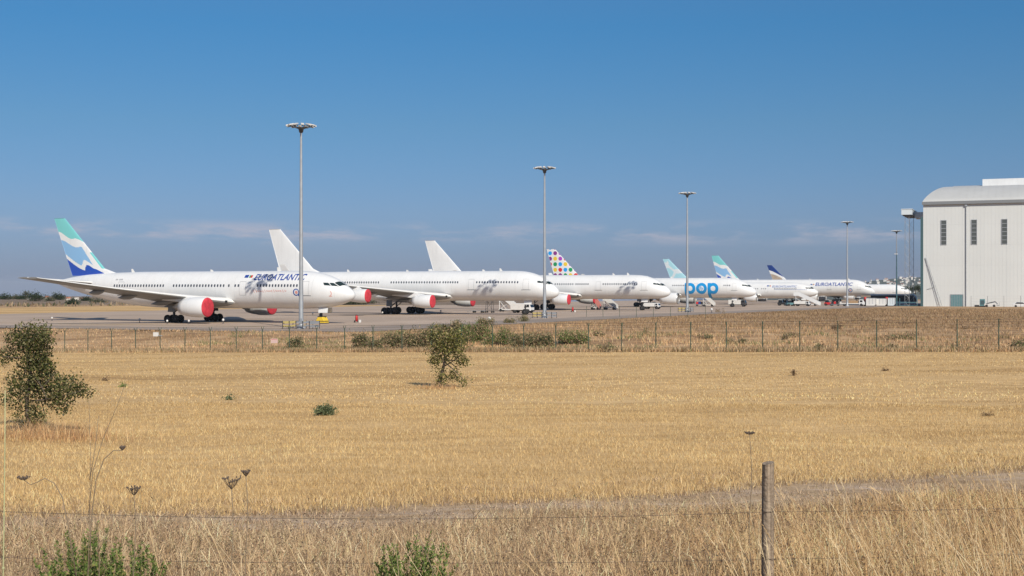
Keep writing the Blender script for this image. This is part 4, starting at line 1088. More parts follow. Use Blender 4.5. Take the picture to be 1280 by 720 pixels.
# by the hangar wall
r = empty('generator', at_px(1228, 383.5), T0, 'teal generator box standing against the hangar wall', 'generator')
mb = MB(); mb.bbox(-.7, .7, -.6, .6, .25, 2.2); mb.build('housing', M['teal_steel'], r, bevel=.06); mb = MB(); mb.bbox(-.8, .8, -.7, .7, 0, .25); mb.bbox(-2.1, -.85, -.5, .5, 0, .5); mb.build('skid', M['black'], r)
mb = MB()
for k in range(6): mb.bbox(-.5, .5, -.63, -.605, .7 + k * .2, .8 + k * .2)
mb.build('louvre', M['dark_metal'], r)
r = empty('work_lift', at_px(1238, 383.7), T0, 'small lift platform with a folded dark boom right of the teal generator', 'lift')
mb = MB(); mb.bbox(-1.6, 1.6, -.8, .8, .35, .9); mb.build('base', M['offwhite'], r, bevel=.05)
mb = MB(); mb.tube((-1.2, 0, .9), (1.3, 0, 1.5), .14, None, 8); mb.tube((1.3, 0, 1.5), (1.9, 0, .8), .11, None, 8); mb.bbox(1.6, 2.4, -.4, .4, .4, .5); mb.build('boom', M['dark_metal'], r)
mb = MB()
for x in (1.62, 2.38): mb.bbox(x - .03, x + .03, -.4, .4, .5, 1.3)
mb.build('basket', M['galv'], r); wheels(r, (-1.0, 1.0), .75, .35)
r = empty('parked_car', at_px(1276, 383.9), T0, 'white car parked by the hangar wall at the right edge', 'car')
mb = MB(); mb.prism([(-2.1, .3), (2.1, .3), (2.15, .7), (1.3, .9), (.7, 1.4), (-1.1, 1.45), (-2.0, .95), (-2.15, .6)], 1.7); mb.build('body', M['white'], r, bevel=.08)
mb = MB()
for s in (-1, 1): mb.prism([(-1.5, .95), (1.05, .93), (.62, 1.33), (-1.02, 1.37)], .02, c=(0, s * .855, 0))
mb.build('side_window', M['glass'], r); wheels(r, (-1.3, 1.3), .75, .32)
# extinguishers and edge lights
def exting(u, v, label):
    r = empty('fire_extinguisher', at_px(u, v), T0, label, 'extinguisher', 'wheeled extinguishers on the apron')
    mb = MB(); mb.lathe((0, 0, .15), (0, 0, 1), [(0, .05), (.02, .19), (.75, .19), (.88, .1), (.95, .05), (.97, .01)], 16); mb.build('cylinder', M['red'], r)
    mb = MB(); mb.tube((-.2, -.12, .1), (-.15, -.1, 1.1), .025, None, 6); mb.tube((.2, -.12, .1), (.15, -.1, 1.1), .025, None, 6); mb.tube((-.15, -.1, 1.1), (.15, -.1, 1.1), .025, None, 6); mb.build('trolley', M['dark_metal'], r)
    for s in (-1, 1): add_wheel(r, (s * .3, -.1, .17), .17, .07).rotation_euler = (0, 0, math.pi / 2)
    mb = MB(); mb.box((.5, 0, .2), (.3, .3, .4)); mb.build('sand_box', M['offwhite'], r, bevel=.03)
exting(446, 403.2, 'red wheeled fire extinguisher right of the nose wheel of the nearest jet'); exting(716, 390.2, 'red wheeled fire extinguisher right of the second light mast')
el = empty('edge_light', label='white edge light', cat='edge light', group='white edge lights along the apron')
mb = MB(); mb.lathe((0, 0, 0), (0, 0, 1), [(0, .12), (.05, .12), (.06, .04), (.3, .04), (.3, .13), (.5, .14), (.58, .08), (.6, .01)], 12, [0, 0, 0, 0, 1, 1, 1]); mb.build('fitting', [M['dark_metal'], M['offwhite']], el)
el_l = ['white edge light below the tail of the nearest jet, leftmost of all', 'white edge light below the wing of the nearest jet, left of its wheels', 'white edge light just behind the right wheels of the nearest jet',
        'white edge light under the engine of the nearest jet', 'white edge light in front of the left wheels of the nearest jet', 'white edge light between the nose wheel cover and the nearest mast',
        'large white edge light above the green scrub under the second jet', 'white edge light left of the four wheel bogie of the second jet', 'white edge light right of the wheels of the second jet', 'white edge light in the grass below the last big blue letter']
for i, (u_, v_, s_) in enumerate([(65, 401, 1), (174.5, 403.5, 1.1), (209, 405, 1), (236, 405, 1), (279, 404.5, 1.2), (391, 394, 1), (612, 405, 1.7), (478, 393.5, 1), (551, 391.5, 1.1), (889.5, 391, 1.6)]):
    o = el if i == 0 else copy_tree(el); o.location = at_px(u_, v_); o.scale = (s_,) * 3; o['label'] = el_l[i]

# ------------------------------------------------------------------ vegetation
def hit(u, v):
    """ground point seen at a photo pixel"""
    D = np.geomspace(6, 3000, 6000); X = (u - 640) / FOC * D; z = zg(X, D); ray = CAMZ + (HOR - v) / FOC * D
    i = int(np.argmax(ray <= z)); return Vector((X[i], D[i], z[i]))
def leaves(name, blobs, n, size, cols, parent=None, elong=1.6, fill=.45, up=.0):
    """blobs: (centre, radii, weight); a cloud of small leaf quads with gaps"""
    w = np.array([b[2] for b in blobs], float); w /= w.sum()
    which = RNG.choice(len(blobs), n, p=w)
    C = np.array([b[0] for b in blobs])[which]; Rr = np.array([b[1] for b in blobs])[which]
    d = RNG.normal(size=(n, 3)); d /= np.linalg.norm(d, axis=1)[:, None]
    rad = np.where(RNG.random(n) < fill, RNG.random(n) ** .5, 1 - .25 * RNG.random(n) ** 2 + .12 * RNG.random(n) ** 4)
    # ragged outline: radius varies with direction in lumps
    lump = 1 + .22 * np.sin(d[:, 0] * 5 + which * 1.7) * np.sin(d[:, 2] * 6 + which) + .14 * np.sin(d[:, 1] * 11 + d[:, 2] * 9)
    P = C + d * Rr * (rad * lump)[:, None]
    # twig clumping
    nc = max(6, n // 26); K = P[RNG.choice(n, nc)]
    k = RNG.integers(0, nc, n); pull = RNG.random(n) < .62
    P[pull] = K[k[pull]] + RNG.normal(size=(pull.sum(), 3)) * size * 2.3
    a = RNG.normal(size=(n, 3)); a[:, 2] += up; a /= np.linalg.norm(a, axis=1)[:, None]
    t = RNG.normal(size=(n, 3)); b = np.cross(a, t); b /= np.linalg.norm(b, axis=1)[:, None]
    s = size * (.6 + .8 * RNG.random(n)); ha = a * (s * elong / 2)[:, None]; hb = b * (s / 2)[:, None]
    V = np.stack([P - ha, P + hb, P + ha, P - hb], 1).reshape(-1, 3)
    F = np.arange(4 * n).reshape(n, 4)
    cols = np.array(cols); ci = RNG.integers(0, len(cols), n); col = cols[ci] * (.75 + .5 * RNG.random(n))[:, None]
    o = big_mesh(name, V, F, M['leaf'], np.repeat(col, 4, 0))
    if parent is not None: o.parent = parent
    return o
def limb(mb, p, q, r0, r1, bend=.12, n=6, depth=0):
    p, q = Vector(p), Vector(q); pts = []; off = Vector((random.uniform(-1, 1), random.uniform(-1, 1), random.uniform(-.3, .3))) * (q - p).length * bend
    for i in range(n + 1): t = i / n; pts.append(p.lerp(q, t) + off * math.sin(math.pi * t))
    mb.path(pts, [r0 + (r1 - r0) * i / n for i in range(n + 1)], 7); return pts
OAK = [(.080, .094, .024), (.120, .128, .036), (.17, .165, .056), (.235, .22, .11), (.040, .048, .018), (.035, .042, .016)]
# left sapling
g = hit(40, 540); k = g.y / FOC
t = empty('oak_sapling', g, 0, 'ragged dark green oak sapling in two tiers at the left edge of the stubble field', 'tree')
def L(u, v, d=0): return Vector(((u - 40) * k, d, (540 - v) * k))
mb = MB(); pt = limb(mb, (0, 0, -.1), L(38, 470), .07, .05); limb(mb, pt[-1], L(42, 420), .05, .02)
for (u, v, d) in ((20, 430, .4), (8, 445, -.3), (62, 425, .2), (85, 480, .5), (104, 488, -.2), (66, 500, -.5), (20, 485, .3), (30, 515, -.2), (52, 520, .3), (75, 465, -.4)):
    limb(mb, L(38, 470 + random.uniform(-25, 40)), L(u, v, d), .028, .008, .2)
mb.build('trunk', M['bark'], t)
bl = [(L(36, 420), (26 * k, .55, 14 * k), 3), (L(18, 428, .2), (15 * k, .4, 12 * k), 1.2), (L(54, 424, -.2), (15 * k, .4, 14 * k), 1.3), (L(40, 440), (22 * k, .5, 16 * k), 1.8), (L(4, 446, .2), (10 * k, .35, 9 * k), .9),
      (L(40, 472), (28 * k, .6, 20 * k), 3), (L(28, 492, -.3), (18 * k, .5, 18 * k), 2.2), (L(62, 484, .2), (26 * k, .6, 20 * k), 3), (L(88, 484, -.2), (20 * k, .5, 15 * k), 2.2), (L(104, 490, .2), (12 * k, .35, 9 * k), .9), (L(78, 505), (18 * k, .4, 12 * k), 1.3),
      (L(44, 452, .1), (19 * k, .5, 12 * k), 1.9), (L(56, 458, -.1), (14 * k, .4, 11 * k), 1.0), (L(40, 518, -.1), (20 * k, .5, 14 * k), 1.6), (L(50, 534), (12 * k, .35, 9 * k), .6)]
bl = [((c[0] * .95 if c[0] > .6 else c[0], c[1], c[2]), (r_[0] * .95, r_[1], r_[2]), w_) for c, r_, w_ in bl]
leaves('crown', bl, 10500, .044, OAK, t)
# sapling in the middle of the field
g = hit(547, 484); k = g.y / FOC
t = empty('oak_sapling', g, 0, 'small leaning oak sapling with a bare trunk, alone amid the stubble field', 'tree')
def L2(u, v, d=0): return Vector(((u - 547) * k, d, (484 - v) * k))
mb = MB(); pt = limb(mb, (0, 0, -.1), L2(556, 452), .10, .065, .05); limb(mb, pt[-1], L2(560, 425), .06, .02)
for (u, v, d) in ((540, 440, .3), (575, 445, .2), (545, 420, -.3), (576, 425, -.2), (584, 450, 0), (572, 468, .2), (582, 478, -.1), (552, 445, .4)):
    limb(mb, L2(556, 458 - random.uniform(0, 14)), L2(u, v, d), .035, .009, .2)
mb.build('trunk', M['bark'], t)
bl = [(L2(560, 424), (20 * k, .75, 15 * k), 3.2), (L2(546, 430, .2), (13 * k, .6, 15 * k), 2), (L2(574, 430, -.2), (12 * k, .6, 14 * k), 1.8), (L2(558, 440), (23 * k, .8, 11 * k), 2.3), (L2(543, 449), (9 * k, .4, 8 * k), .8), (L2(579, 451), (9 * k, .4, 6 * k), .9),
      (L2(569, 470, .1), (9 * k, .35, 9 * k), .7), (L2(581, 477), (6 * k, .3, 7 * k), .45), (L2(550, 478, .2), (9 * k, .3, 6 * k), .35)]
bl = [((c[0] * .92 + .04, c[1], c[2]), (r_[0] * .86, r_[1], r_[2]), w_) for c, r_, w_ in bl] + [(L2(552, 468, -.1), (8 * k, .3, 11 * k), .5)]
leaves('crown', bl, 5200, .058, [(c[0] * 1.45, c[1] * 1.35, c[2] * 1.25) for c in OAK], t)
# scrub along the airfield fence
SCR = [(.135, .16, .055), (.115, .14, .05), (.175, .185, .085), (.24, .22, .12), (.085, .105, .038), (.36, .27, .15)]
BRN = [(.22, .16, .10), (.17, .12, .075), (.28, .21, .13)]
scrub = [(372, 436, 16, 16, 0, 'small green bush inside the fence under the pink sign'), (452, 436, 18, 20, 0, 'low green bush left of the dense scrub patch, by two fence posts'), (470, 438, 12, 14, 0, 'dark low bush at the left end of the scrub patch'),
         (497, 436, 30, 24, 0, 'broad grey green bush at the left of the scrub patch'), (528, 434, 30, 30, 0, 'tall grey green bush left of the lone sapling'), (590, 428, 30, 30, 0, 'bright green bush right behind the lone sapling'),
         (622, 432, 26, 22, 0, 'dark bush right of the bright bush behind the sapling'), (650, 434, 24, 20, 0, 'spreading green bush below the second light mast'), (676, 434, 26, 20, 0, 'wide green bush right below the second light mast'),
         (716, 430, 28, 18, 0, 'bright round green bush on the slope right of the second light mast'), (757, 440, 14, 14, 0, 'small green tuft at the foot of the fence between two posts'), (747, 420, 12, 8, 0, 'faint low green tuft on the slope above the fence tuft'),
         (808, 418, 10, 8, 0, 'tiny green tuft on the slope below the parked service truck'), (922, 430, 18, 9, 0, 'flat green tuft beside a fence post below the big letters'), (881, 424, 14, 6, 0, 'flat green patch by a fence post left of the flat tuft'),
         (1024, 438, 9, 11, 0, 'small green tuft at the fence foot below the long stairs'), (1115, 437, 12, 10, 0, 'small green tuft at the fence foot below the pale containers'), (1130, 424, 30, 8, 0, 'long low green patch on the bank right of the containers'),
         (1195, 438, 14, 9, 0, 'small dark tuft at the fence foot below the hangar door'), (1276, 438, 18, 22, 0, 'green bush at the right edge of the photo by the fence'), (985, 424, 16, 11, 0, 'pale green weeds on the bank left of the long stairs'),
         (900, 391, 9, 9, 0, 'dark dry bush at the apron edge right of the white marker'), (637, 404, 10, 7, 0, 'low bush at the pavement edge left of the second light mast'), (654, 402, 14, 8, 0, 'flat green bush at the foot of the second light mast'), (608, 408, 18, 12, 0, 'green bush crest behind the large white edge light'),
         (1080, 402, 26, 9, 0, 'dark brown dry thicket on the bank below the flatbed truck'), (1128, 406, 20, 6, 0, 'low dark brown dry thicket on the bank right of the larger thicket'), (1150, 398, 30, 7, 0, 'rusty dry growth on the bank below the left edge of the hangar'), (1230, 400, 60, 9, 0, 'long band of rusty dry growth on the bank below the teal generator'),
         (1010, 393, 22, 6, 0, 'dry brown growth on the bank below the long white stairs'), (1044, 412, 14, 10, 0, 'thin dry brush on the bank left of the dark thicket'), (1205, 412, 9, 5, 0, 'small dark dry tuft on the bank below the hangar door'),
         (560, 418, 26, 18, 0, 'grey green bush at the back of the scrub patch behind the sapling crown')]
for i, (u, v, w, h, z, lab) in enumerate(scrub):
    g = hit(u, v); k = g.y / FOC
    t = empty('shrub', g, 0, lab, 'bush', 'shrubs along the airfield fence')
    cols = ([(.17, .105, .06), (.23, .145, .08), (.13, .085, .055)] if 'dark' in lab else [(.33, .20, .10), (.26, .155, .08), (.40, .26, .14)]) if 'dry' in lab else SCR + BRN[:1]
    if 'bright' in lab: cols = [(.13, .19, .045), (.10, .155, .035), (.16, .21, .07)]
    W, H = w * k, h * k * (.75 if u > 730 else 1)
    bl = [((random.uniform(-.6, .6) * W, random.uniform(-.3, .3) * W, H * random.uniform(.25, .55)), (W * random.uniform(.16, .36), W * random.uniform(.2, .35), H * random.uniform(.28, .5)), 1) for _ in range(9)]
    soft = u > 730; cols = cols + [(.40, .29, .16), (.46, .33, .19)] * (2 if soft else 1)
    leaves('foliage', bl, int((120 + w * h * 1.6) if soft else (420 + w * h * 4.2)), .075, cols, t, 2.4, .6, .8)
    mb = MB()
    for _ in range(7): limb(mb, (random.uniform(-.1, .1), 0, -.05), (random.uniform(-.4, .4) * W, random.uniform(-.2, .2) * W, H * random.uniform(.5, .95)), .02, .006, .1, 3)
    mb.build('stem', M['dry_stem'], t)
# plants in the field
for (u, v, w, h, lab) in ((405, 519, 24, 13, 'round grey green thistle bush alone in the stubble left of the middle sapling'), (131, 476, 12, 4, 'flat dull weed in the stubble behind the left sapling'), (153, 484, 10, 4, 'tiny bright green weed in the stubble right of the left sapling'), (286, 500, 8, 4, 'tiny green weed in the stubble left of the round thistle bush'),
                          (992, 470, 4, 9, 'thin dry weed in the stubble at the right'), (1107, 464, 9, 2.5, 'flat dark tuft in the stubble below the pale containers'), (1232, 520, 16, 4, 'sparse dark weed in the stubble at the right edge')):
    g = hit(u, v); k = g.y / FOC; t = empty('field_weed', g, 0, lab, 'weed', 'weeds in the stubble field')
    big = 'thistle' in lab
    cols = [(.13, .165, .075), (.18, .205, .11), (.10, .125, .06)] if big else [(.17, .24, .06), (.22, .28, .08)] if 'green' in lab else [(.30, .21, .12), (.22, .15, .09), (.42, .29, .16)]
    leaves('foliage', [((random.uniform(-.3, .3) * w * k, random.uniform(-.3, .3) * w * k, h * k * .4), (w * k * .3, w * k * .3, h * k * .5), 1) for _ in range(5)], int(120 + w * h * (5 if big else 2)), (.042 if big else .03) * max(.7, g.y / 60), cols, t, 2.6, .6, .8)
    mb = MB()
    for _ in range(5): limb(mb, (0, 0, -.03), (random.uniform(-.4, .4) * w * k, random.uniform(-.2, .2) * w * k, h * k * .8), .008, .003, .1, 3)
    mb.build('stem', M['dry_stem'], t)

# ---- grass blades (stuff)
def blades(name, X, Y, h, w, lean, cols, colw=None, mul=None):
    n = len(X); Z = zg(X, Y) - .02
    az = RNG.random(n) * 2 * math.pi; la = RNG.random(n) * 2 * math.pi
    lx = np.cos(la) * lean * h; ly = np.sin(la) * lean * h
    dx = np.cos(az) * w / 2; dy = np.sin(az) * w / 2
    p0 = np.stack([X - dx, Y - dy, Z], 1); p1 = np.stack([X + dx, Y + dy, Z], 1)
    mx, my, mz = X + lx * .35, Y + ly * .35, Z + h * .58
    p2 = np.stack([mx - dx * .7, my - dy * .7, mz], 1); p3 = np.stack([mx + dx * .7, my + dy * .7, mz], 1)
    p4 = np.stack([X + lx, Y + ly, Z + h * np.sqrt(np.clip(1 - lean * lean * .45, .15, 1))], 1)
    V = np.stack([p0, p1, p2, p3, p4], 1).reshape(-1, 3); i = np.arange(n)[:, None] * 5
    F = np.concatenate([i + [0, 1, 3], i + [0, 3, 2], i + [2, 3, 4]], 0)
    cols = np.array(cols); ci = RNG.choice(len(cols), n, p=colw); mul = np.ones(n) if mul is None else mul; mul = mul[:, None] if mul.ndim == 1 else mul; col = cols[ci] * (.80 + .36 * RNG.random(n))[:, None] * mul; col = np.clip(col, 0, .88)
    o = big_mesh(name, V, F, M['straw'], np.repeat(col, 5, 0)); o['kind'] = 'stuff'; return o
def scatter(n, d0, d1, power=1.0, half=.44):
    t = RNG.random(n); D = d0 + (d1 - d0) * t ** power
    X = (RNG.random(n) * 2 - 1) * half * D; return X, D
def vnoise(X, Y, seed):
    xi, yi = np.floor(X), np.floor(Y); fx, fy = X - xi, Y - yi; fx = fx * fx * (3 - 2 * fx); fy = fy * fy * (3 - 2 * fy)
    def hs(a, b): q = np.sin(a * 127.1 + b * 311.7 + seed * 74.7) * 43758.5453; return q - np.floor(q)
    return (hs(xi, yi) * (1 - fx) + hs(xi + 1, yi) * fx) * (1 - fy) + (hs(xi, yi + 1) * (1 - fx) + hs(xi + 1, yi + 1) * fx) * fy
def fbm(X, Y, seed): return (vnoise(X, Y, seed) * .5 + vnoise(X * 2.1, Y * 2.1, seed + 3) * .28 + vnoise(X * 4.3, Y * 4.3, seed + 7) * .22)
def patchy(X, Y, sx, sy, seed): return np.clip((fbm(X * sx, Y * sy, seed) - .5) * 2.2 + .5, 0, 1)
def patchy_old(X, Y, sx, sy, seed):
    return .5 + .25 * (np.sin(X * sx + seed) * np.sin(Y * sy + seed * 2.1) + np.sin(X * sx * 2.3 + Y * sy * 1.7 + seed * 3) * .8 + .5 * np.sin(Y * sy * 4.1 - X * sx * .6 + seed))
GOLD = [(.40, .27, .125), (.82, .59, .285), (.72, .505, .225), (.88, .675, .36), (.58, .385, .165), (.78, .55, .25)]
def fld(X, Y): return (Y * .913 - X * .407 > 20.0) & (X * ST + Y * CT < 102.4)
def bands(X, Y):
    rows = np.clip((fbm(X / 22 + Y / 60, Y / 2.6, 21) - .5) * 2.2, -1, 1); blot = np.clip((fbm(X / 9, Y / 6, 31) - .5) * 2.2, -1, 1)
    track = np.exp(-(((Y - 58 - .12 * X) % 9.0 - 4.5) / .22) ** 2) * (fbm(X / 15, Y / 5, 41) > .5)
    return 1.0 + .19 * rows + .15 * blot - .20 * track
X, Y = scatter(330000, 19, 50, .85); ok = fld(X, Y) & (RNG.random(len(X)) < .35 + patchy(X, Y, .5, 1.3, 1.0)); X, Y = X[ok], Y[ok]; n = len(X)
blades('stubble_grass', X, Y, .04 + .085 * RNG.random(n) + .10 * (RNG.random(n) < .04), .005 + .006 * RNG.random(n), .2 + .7 * RNG.random(n), GOLD, mul=bands(X, Y))
X, Y = scatter(260000, 48, 150, 1.0); ok = fld(X, Y) & (RNG.random(len(X)) < .1 + 1.1 * patchy(X, Y, .07, .6, 2.0)); X, Y = X[ok], Y[ok]; n = len(X)
blades('stubble_grass', X, Y, .04 + .09 * RNG.random(n), .014 + .02 * RNG.random(n), .2 + .7 * RNG.random(n), GOLD, mul=bands(X, Y))
# rough dry grass on the airfield side of the fence
a_ = RNG.random(330000) * 190 - 118; b_ = 102.6 + 230 * RNG.random(330000) ** 1.9
lim = np.interp(b_, [102, 124, 126, 205, 262, 340], [-200, -200, -70, -62, -54, -46]); pt_ = patchy(a_, b_, .16, .22, 3.0)
ok = (a_ > lim + 1.0) & (RNG.random(len(a_)) < .25 + pt_); a_, b_ = a_[ok], b_[ok]
X = a_ * CT + b_ * ST; Y = -a_ * ST + b_ * CT; n = len(X)
hh = (.10 + .36 * RNG.random(n)) * np.interp(a_, [-110, -60, 40], [.55, 1.0, 1.15]); dk = (.66 + .58 * np.interp(b_, [103, 112, 130, 170, 200], [1, .92, .7, .25, .1])) * (.62 + .6 * np.clip(patchy(a_, b_, .11, .19, 5.0) + .15 * RNG.normal(size=n), 0, 1))
blades('airfield_grass', X, Y, hh, (.025 + .035 * RNG.random(n)) * np.interp(b_, [103, 300], [1, 2]), .15 + .6 * RNG.random(n), [(.62, .405, .215), (.49, .31, .16), (.68, .47, .265), (.36, .225, .125), (.25, .225, .095)], [.3, .25, .2, .18, .07], mul=dk * 1.0)
# low green weeds scattered through the bank
n = 60000; a_ = RNG.random(n) * 150 - 84; b_ = 104 + 30 * RNG.random(n) ** 1.4; lim = np.interp(b_, [104, 124, 126, 140], [-84, -84, -68, -66]); ok = (a_ > lim) & (RNG.random(n) < 9 * np.clip(fbm(a_ / 4.5, b_ / 3.2, 61) - .58, 0, 1)); a_, b_ = a_[ok], b_[ok]
X = a_ * CT + b_ * ST; Y = -a_ * ST + b_ * CT; n = len(X)
blades('bank_weeds', X, Y, .12 + .35 * RNG.random(n), .04 + .05 * RNG.random(n), .3 + .6 * RNG.random(n), [(.20, .225, .085), (.27, .28, .12), (.15, .175, .065), (.40, .33, .18)])
# tall grass along the fence foot
a_ = RNG.random(20000) * 190 - 118; b_ = 103.2 + RNG.normal(size=20000) * .5
X = a_ * CT + b_ * ST; Y = -a_ * ST + b_ * CT; n = len(X)
blades('fence_grass', X, Y, .15 + .5 * RNG.random(n), .025 + .03 * RNG.random(n), .15 + .5 * RNG.random(n), [(.58, .43, .26), (.40, .28, .16), (.24, .18, .11), (.16, .17, .07)], [.4, .3, .18, .12])
# roadside verge, near
def tr_(X, Y): return Y * .913 - X * .407
X, Y = scatter(200000, 8.4, 22.5, 1.1); ok = (tr_(X, Y) < 17.5 + .9 * np.sin(X * .9) + 1.2 * (RNG.random(len(X)) - .5)) & (RNG.random(len(X)) < .25 + 1.1 * patchy(X, Y, .9, 1.5, 4.0)); X, Y = X[ok], Y[ok]; n = len(X)
tone = .74 + .66 * np.clip(patchy(X, Y, 1.3, 2.1, 7.0) + .22 * RNG.normal(size=n), 0, 1)
tone = tone[:, None] * (np.array([1, 1, 1]) + sstep(X / Y, -.05, .35)[:, None] * np.array([.16, .06, -.12]))
blades('verge_grass', X, Y, .05 + .30 * RNG.random(n) ** 1.8, .0035 + .005 * RNG.random(n), .2 + .95 * RNG.random(n), [(.58, .42, .25), (.46, .31, .18), (.72, .53, .30), (.26, .165, .10), (.82, .65, .40), (.22, .20, .09)], [.26, .2, .2, .16, .13, .05], mul=tone)
# crushed weeds: leaf-sized dry scraps lying through the verge
n = 110000; X, Y = scatter(n, 8.6, 21, 1.1); ok = tr_(X, Y) < 17.4 + 1.6 * RNG.random(n) ** 2; X, Y = X[ok], Y[ok]; n = len(X)
P = np.stack([X, Y, zg(X, Y) + .005 + .30 * RNG.random(n) ** 2.2], 1); a = RNG.normal(size=(n, 3)); a /= np.linalg.norm(a, axis=1)[:, None]; t_ = RNG.normal(size=(n, 3)); b = np.cross(a, t_); b /= np.linalg.norm(b, axis=1)[:, None]
sz = .006 + .016 * RNG.random(n) ** 1.5; ha = a * sz[:, None]; hb = b * (sz * .38)[:, None]; V = np.stack([P - ha, P + hb, P + ha, P - hb], 1).reshape(-1, 3)
cc = np.array([(.50, .36, .22), (.34, .23, .14), (.20, .135, .09), (.66, .50, .31), (.13, .09, .065), (.42, .24, .13)])[RNG.choice(6, n, p=[.2, .24, .22, .1, .16, .08])] * (.75 + .5 * RNG.random(n))[:, None]
o = big_mesh('verge_weeds', V, np.arange(4 * n).reshape(n, 4), M['straw'], np.repeat(cc, 4, 0)); o['kind'] = 'stuff'
# dark branched dry weeds along the field margin
n = 16000; X, Y = scatter(n, 17, 45, 1.0); q = tr_(X, Y); ok = (q > 18.6) & (q < 28) & (RNG.random(n) < 1.5 * np.clip(fbm(X / 1.1, Y / 1.4, 51) - .56, 0, 1) * 4 * np.exp(-np.maximum(0, q - 20.2) / 2.4)); X, Y = X[ok], Y[ok]; n = len(X)
P = np.stack([X, Y, zg(X, Y) + .01 + .26 * RNG.random(n) ** 1.6], 1); a = RNG.normal(size=(n, 3)); a[:, 2] += .5; a /= np.linalg.norm(a, axis=1)[:, None]; t_ = RNG.normal(size=(n, 3)); b = np.cross(a, t_); b /= np.linalg.norm(b, axis=1)[:, None]
sz = .015 + .03 * RNG.random(n); ha = a * sz[:, None]; hb = b * (sz * .22)[:, None]; V = np.stack([P - ha, P + hb, P + ha, P - hb], 1).reshape(-1, 3)
cc = np.array([(.20, .13, .08), (.13, .09, .06), (.30, .20, .12), (.16, .15, .07)])[RNG.choice(4, n)] * (.75 + .5 * RNG.random(n))[:, None]
o = big_mesh('margin_weeds', V, np.arange(4 * n).reshape(n, 4), M['straw'], np.repeat(cc, 4, 0)); o['kind'] = 'stuff'
# litter and short dry herbs over the track
X, Y = scatter(260000, 13, 34, 1.0); q = tr_(X, Y); ok = (q > 16.3) & (q < 22) & (RNG.random(len(X)) < .05 + 1.0 * patchy(X, Y, .5, 1.2, 9.0) ** 1.8); X, Y = X[ok], Y[ok]; n = len(X)
blades('track_litter', X, Y, .02 + .13 * RNG.random(n) ** 1.6, .005 + .007 * RNG.random(n), .4 + .9 * RNG.random(n), [(.62, .46, .30), (.46, .32, .21), (.30, .20, .13), (.76, .57, .35), (.20, .14, .10), (.24, .22, .10)], [.26, .2, .17, .2, .12, .05])
# field margin: longer straw along the track
X, Y = scatter(90000, 17, 34, 1.0); q = tr_(X, Y); ok = (q > 19.5) & (q < 23.5) & (RNG.random(len(X)) < np.exp(-(q - 19.8) / 1.1)); X, Y = X[ok], Y[ok]; n = len(X)
blades('margin_grass', X, Y, .06 + .22 * RNG.random(n) ** 1.5, .006 + .005 * RNG.random(n), .2 + .8 * RNG.random(n), GOLD + [(.32, .21, .12), (.24, .16, .10)])

n = 9000; a_ = -262 - 190 * RNG.random(n); b_ = 90 + 330 * RNG.random(n); X = a_ * CT + b_ * ST; Y = -a_ * ST + b_ * CT; ok = (Y < 466) & (RNG.random(n) < patchy(X, Y, .06, .05, 13.0) ** 1.5 * 1.6); X, Y = X[ok], Y[ok]; n = len(X)
blades('far_scrub_cover', X, Y, .3 + 1.1 * RNG.random(n), .35 + .5 * RNG.random(n), .1 + .4 * RNG.random(n), [(.30, .215, .13), (.22, .16, .10), (.14, .135, .07), (.09, .10, .045), (.38, .28, .17)], [.3, .25, .2, .1, .15])
# long bleached straws in the foreground
# rusty tall grass round the foot of the left sapling and tufts by the middle one
for (u, v, sx_, n) in ((62, 548, 1.5, 1500), (548, 486, 1.0, 420)):
    g = hit(u, v); X = g.x + RNG.normal(size=n) * sx_ * .6; Y = g.y + RNG.normal(size=n) * sx_ * .5
    blades('rusty_grass', X, Y, .12 + .5 * RNG.random(n) * (1 if u < 100 else .6), .008 + .008 * RNG.random(n), .15 + .5 * RNG.random(n), [(.66, .40, .19), (.52, .30, .14), (.74, .52, .27), (.34, .21, .12)])
def straws(name, n, u0, u1, hmin, hmax, leanx, d0=8.8, d1=12.5):
    V = []; F = []; C = []
    for _ in range(n):
        D = random.uniform(d0, d1); u = random.uniform(u0, u1); x = (u - 640) / FOC * D; z = float(zg(x, D)); h = random.uniform(hmin, hmax)
        lx = random.gauss(leanx, .22) * h; ly = random.gauss(0, .15) * h; w = random.uniform(.0030, .0062); c = random.choice([(.82, .61, .34), (.72, .51, .27), (.88, .71, .44), (.56, .37, .19)])
        pts = []; m = 7; cv = random.uniform(.6, 1.9)
        for i in range(m + 1): t = i / m; pts.append(Vector((x + lx * t ** cv, D + ly * t ** cv, z - .03 + h * t * (1 - .12 * abs(leanx) * t))))
        for i, p in enumerate(pts):
            ww = w * (1.1 - .75 * i / m); k = len(V)
            for a in (0, 2.094, 4.189): V.append((p.x + ww * math.cos(a), p.y + ww * math.sin(a), p.z)); C.append(c)
            if i:
                for j in range(3): F.append((k - 3 + j, k - 3 + (j + 1) % 3, k + (j + 1) % 3)); F.append((k - 3 + j, k + (j + 1) % 3, k + j))
        if random.random() < .6:       # feathery head
            top = pts[-1]; d = (pts[-1] - pts[-2]).normalized()
            for q in range(14):
                s = top - d * random.uniform(0, .13); e = s + d * random.uniform(.02, .05) + Vector((random.gauss(0, .012), random.gauss(0, .012), random.gauss(0, .012))); k = len(V)
                V += [tuple(s), tuple(s + Vector((.003, 0, .003))), tuple(e)]; C += [c] * 3; F.append((k, k + 1, k + 2))
    o = big_mesh(name, np.array(V), np.array(F), M['straw'], np.array(C)); o['kind'] = 'stuff'; return o
straws('long_straw', 310, 940, 1330, .4, 1.05, -.25); straws('long_straw', 50, 1085, 1340, .9, 1.4, -.33)
straws('long_straw', 120, 180, 1330, .3, .8, -.18)
straws('long_straw', 80, 960, 1330, .25, .6, .35)

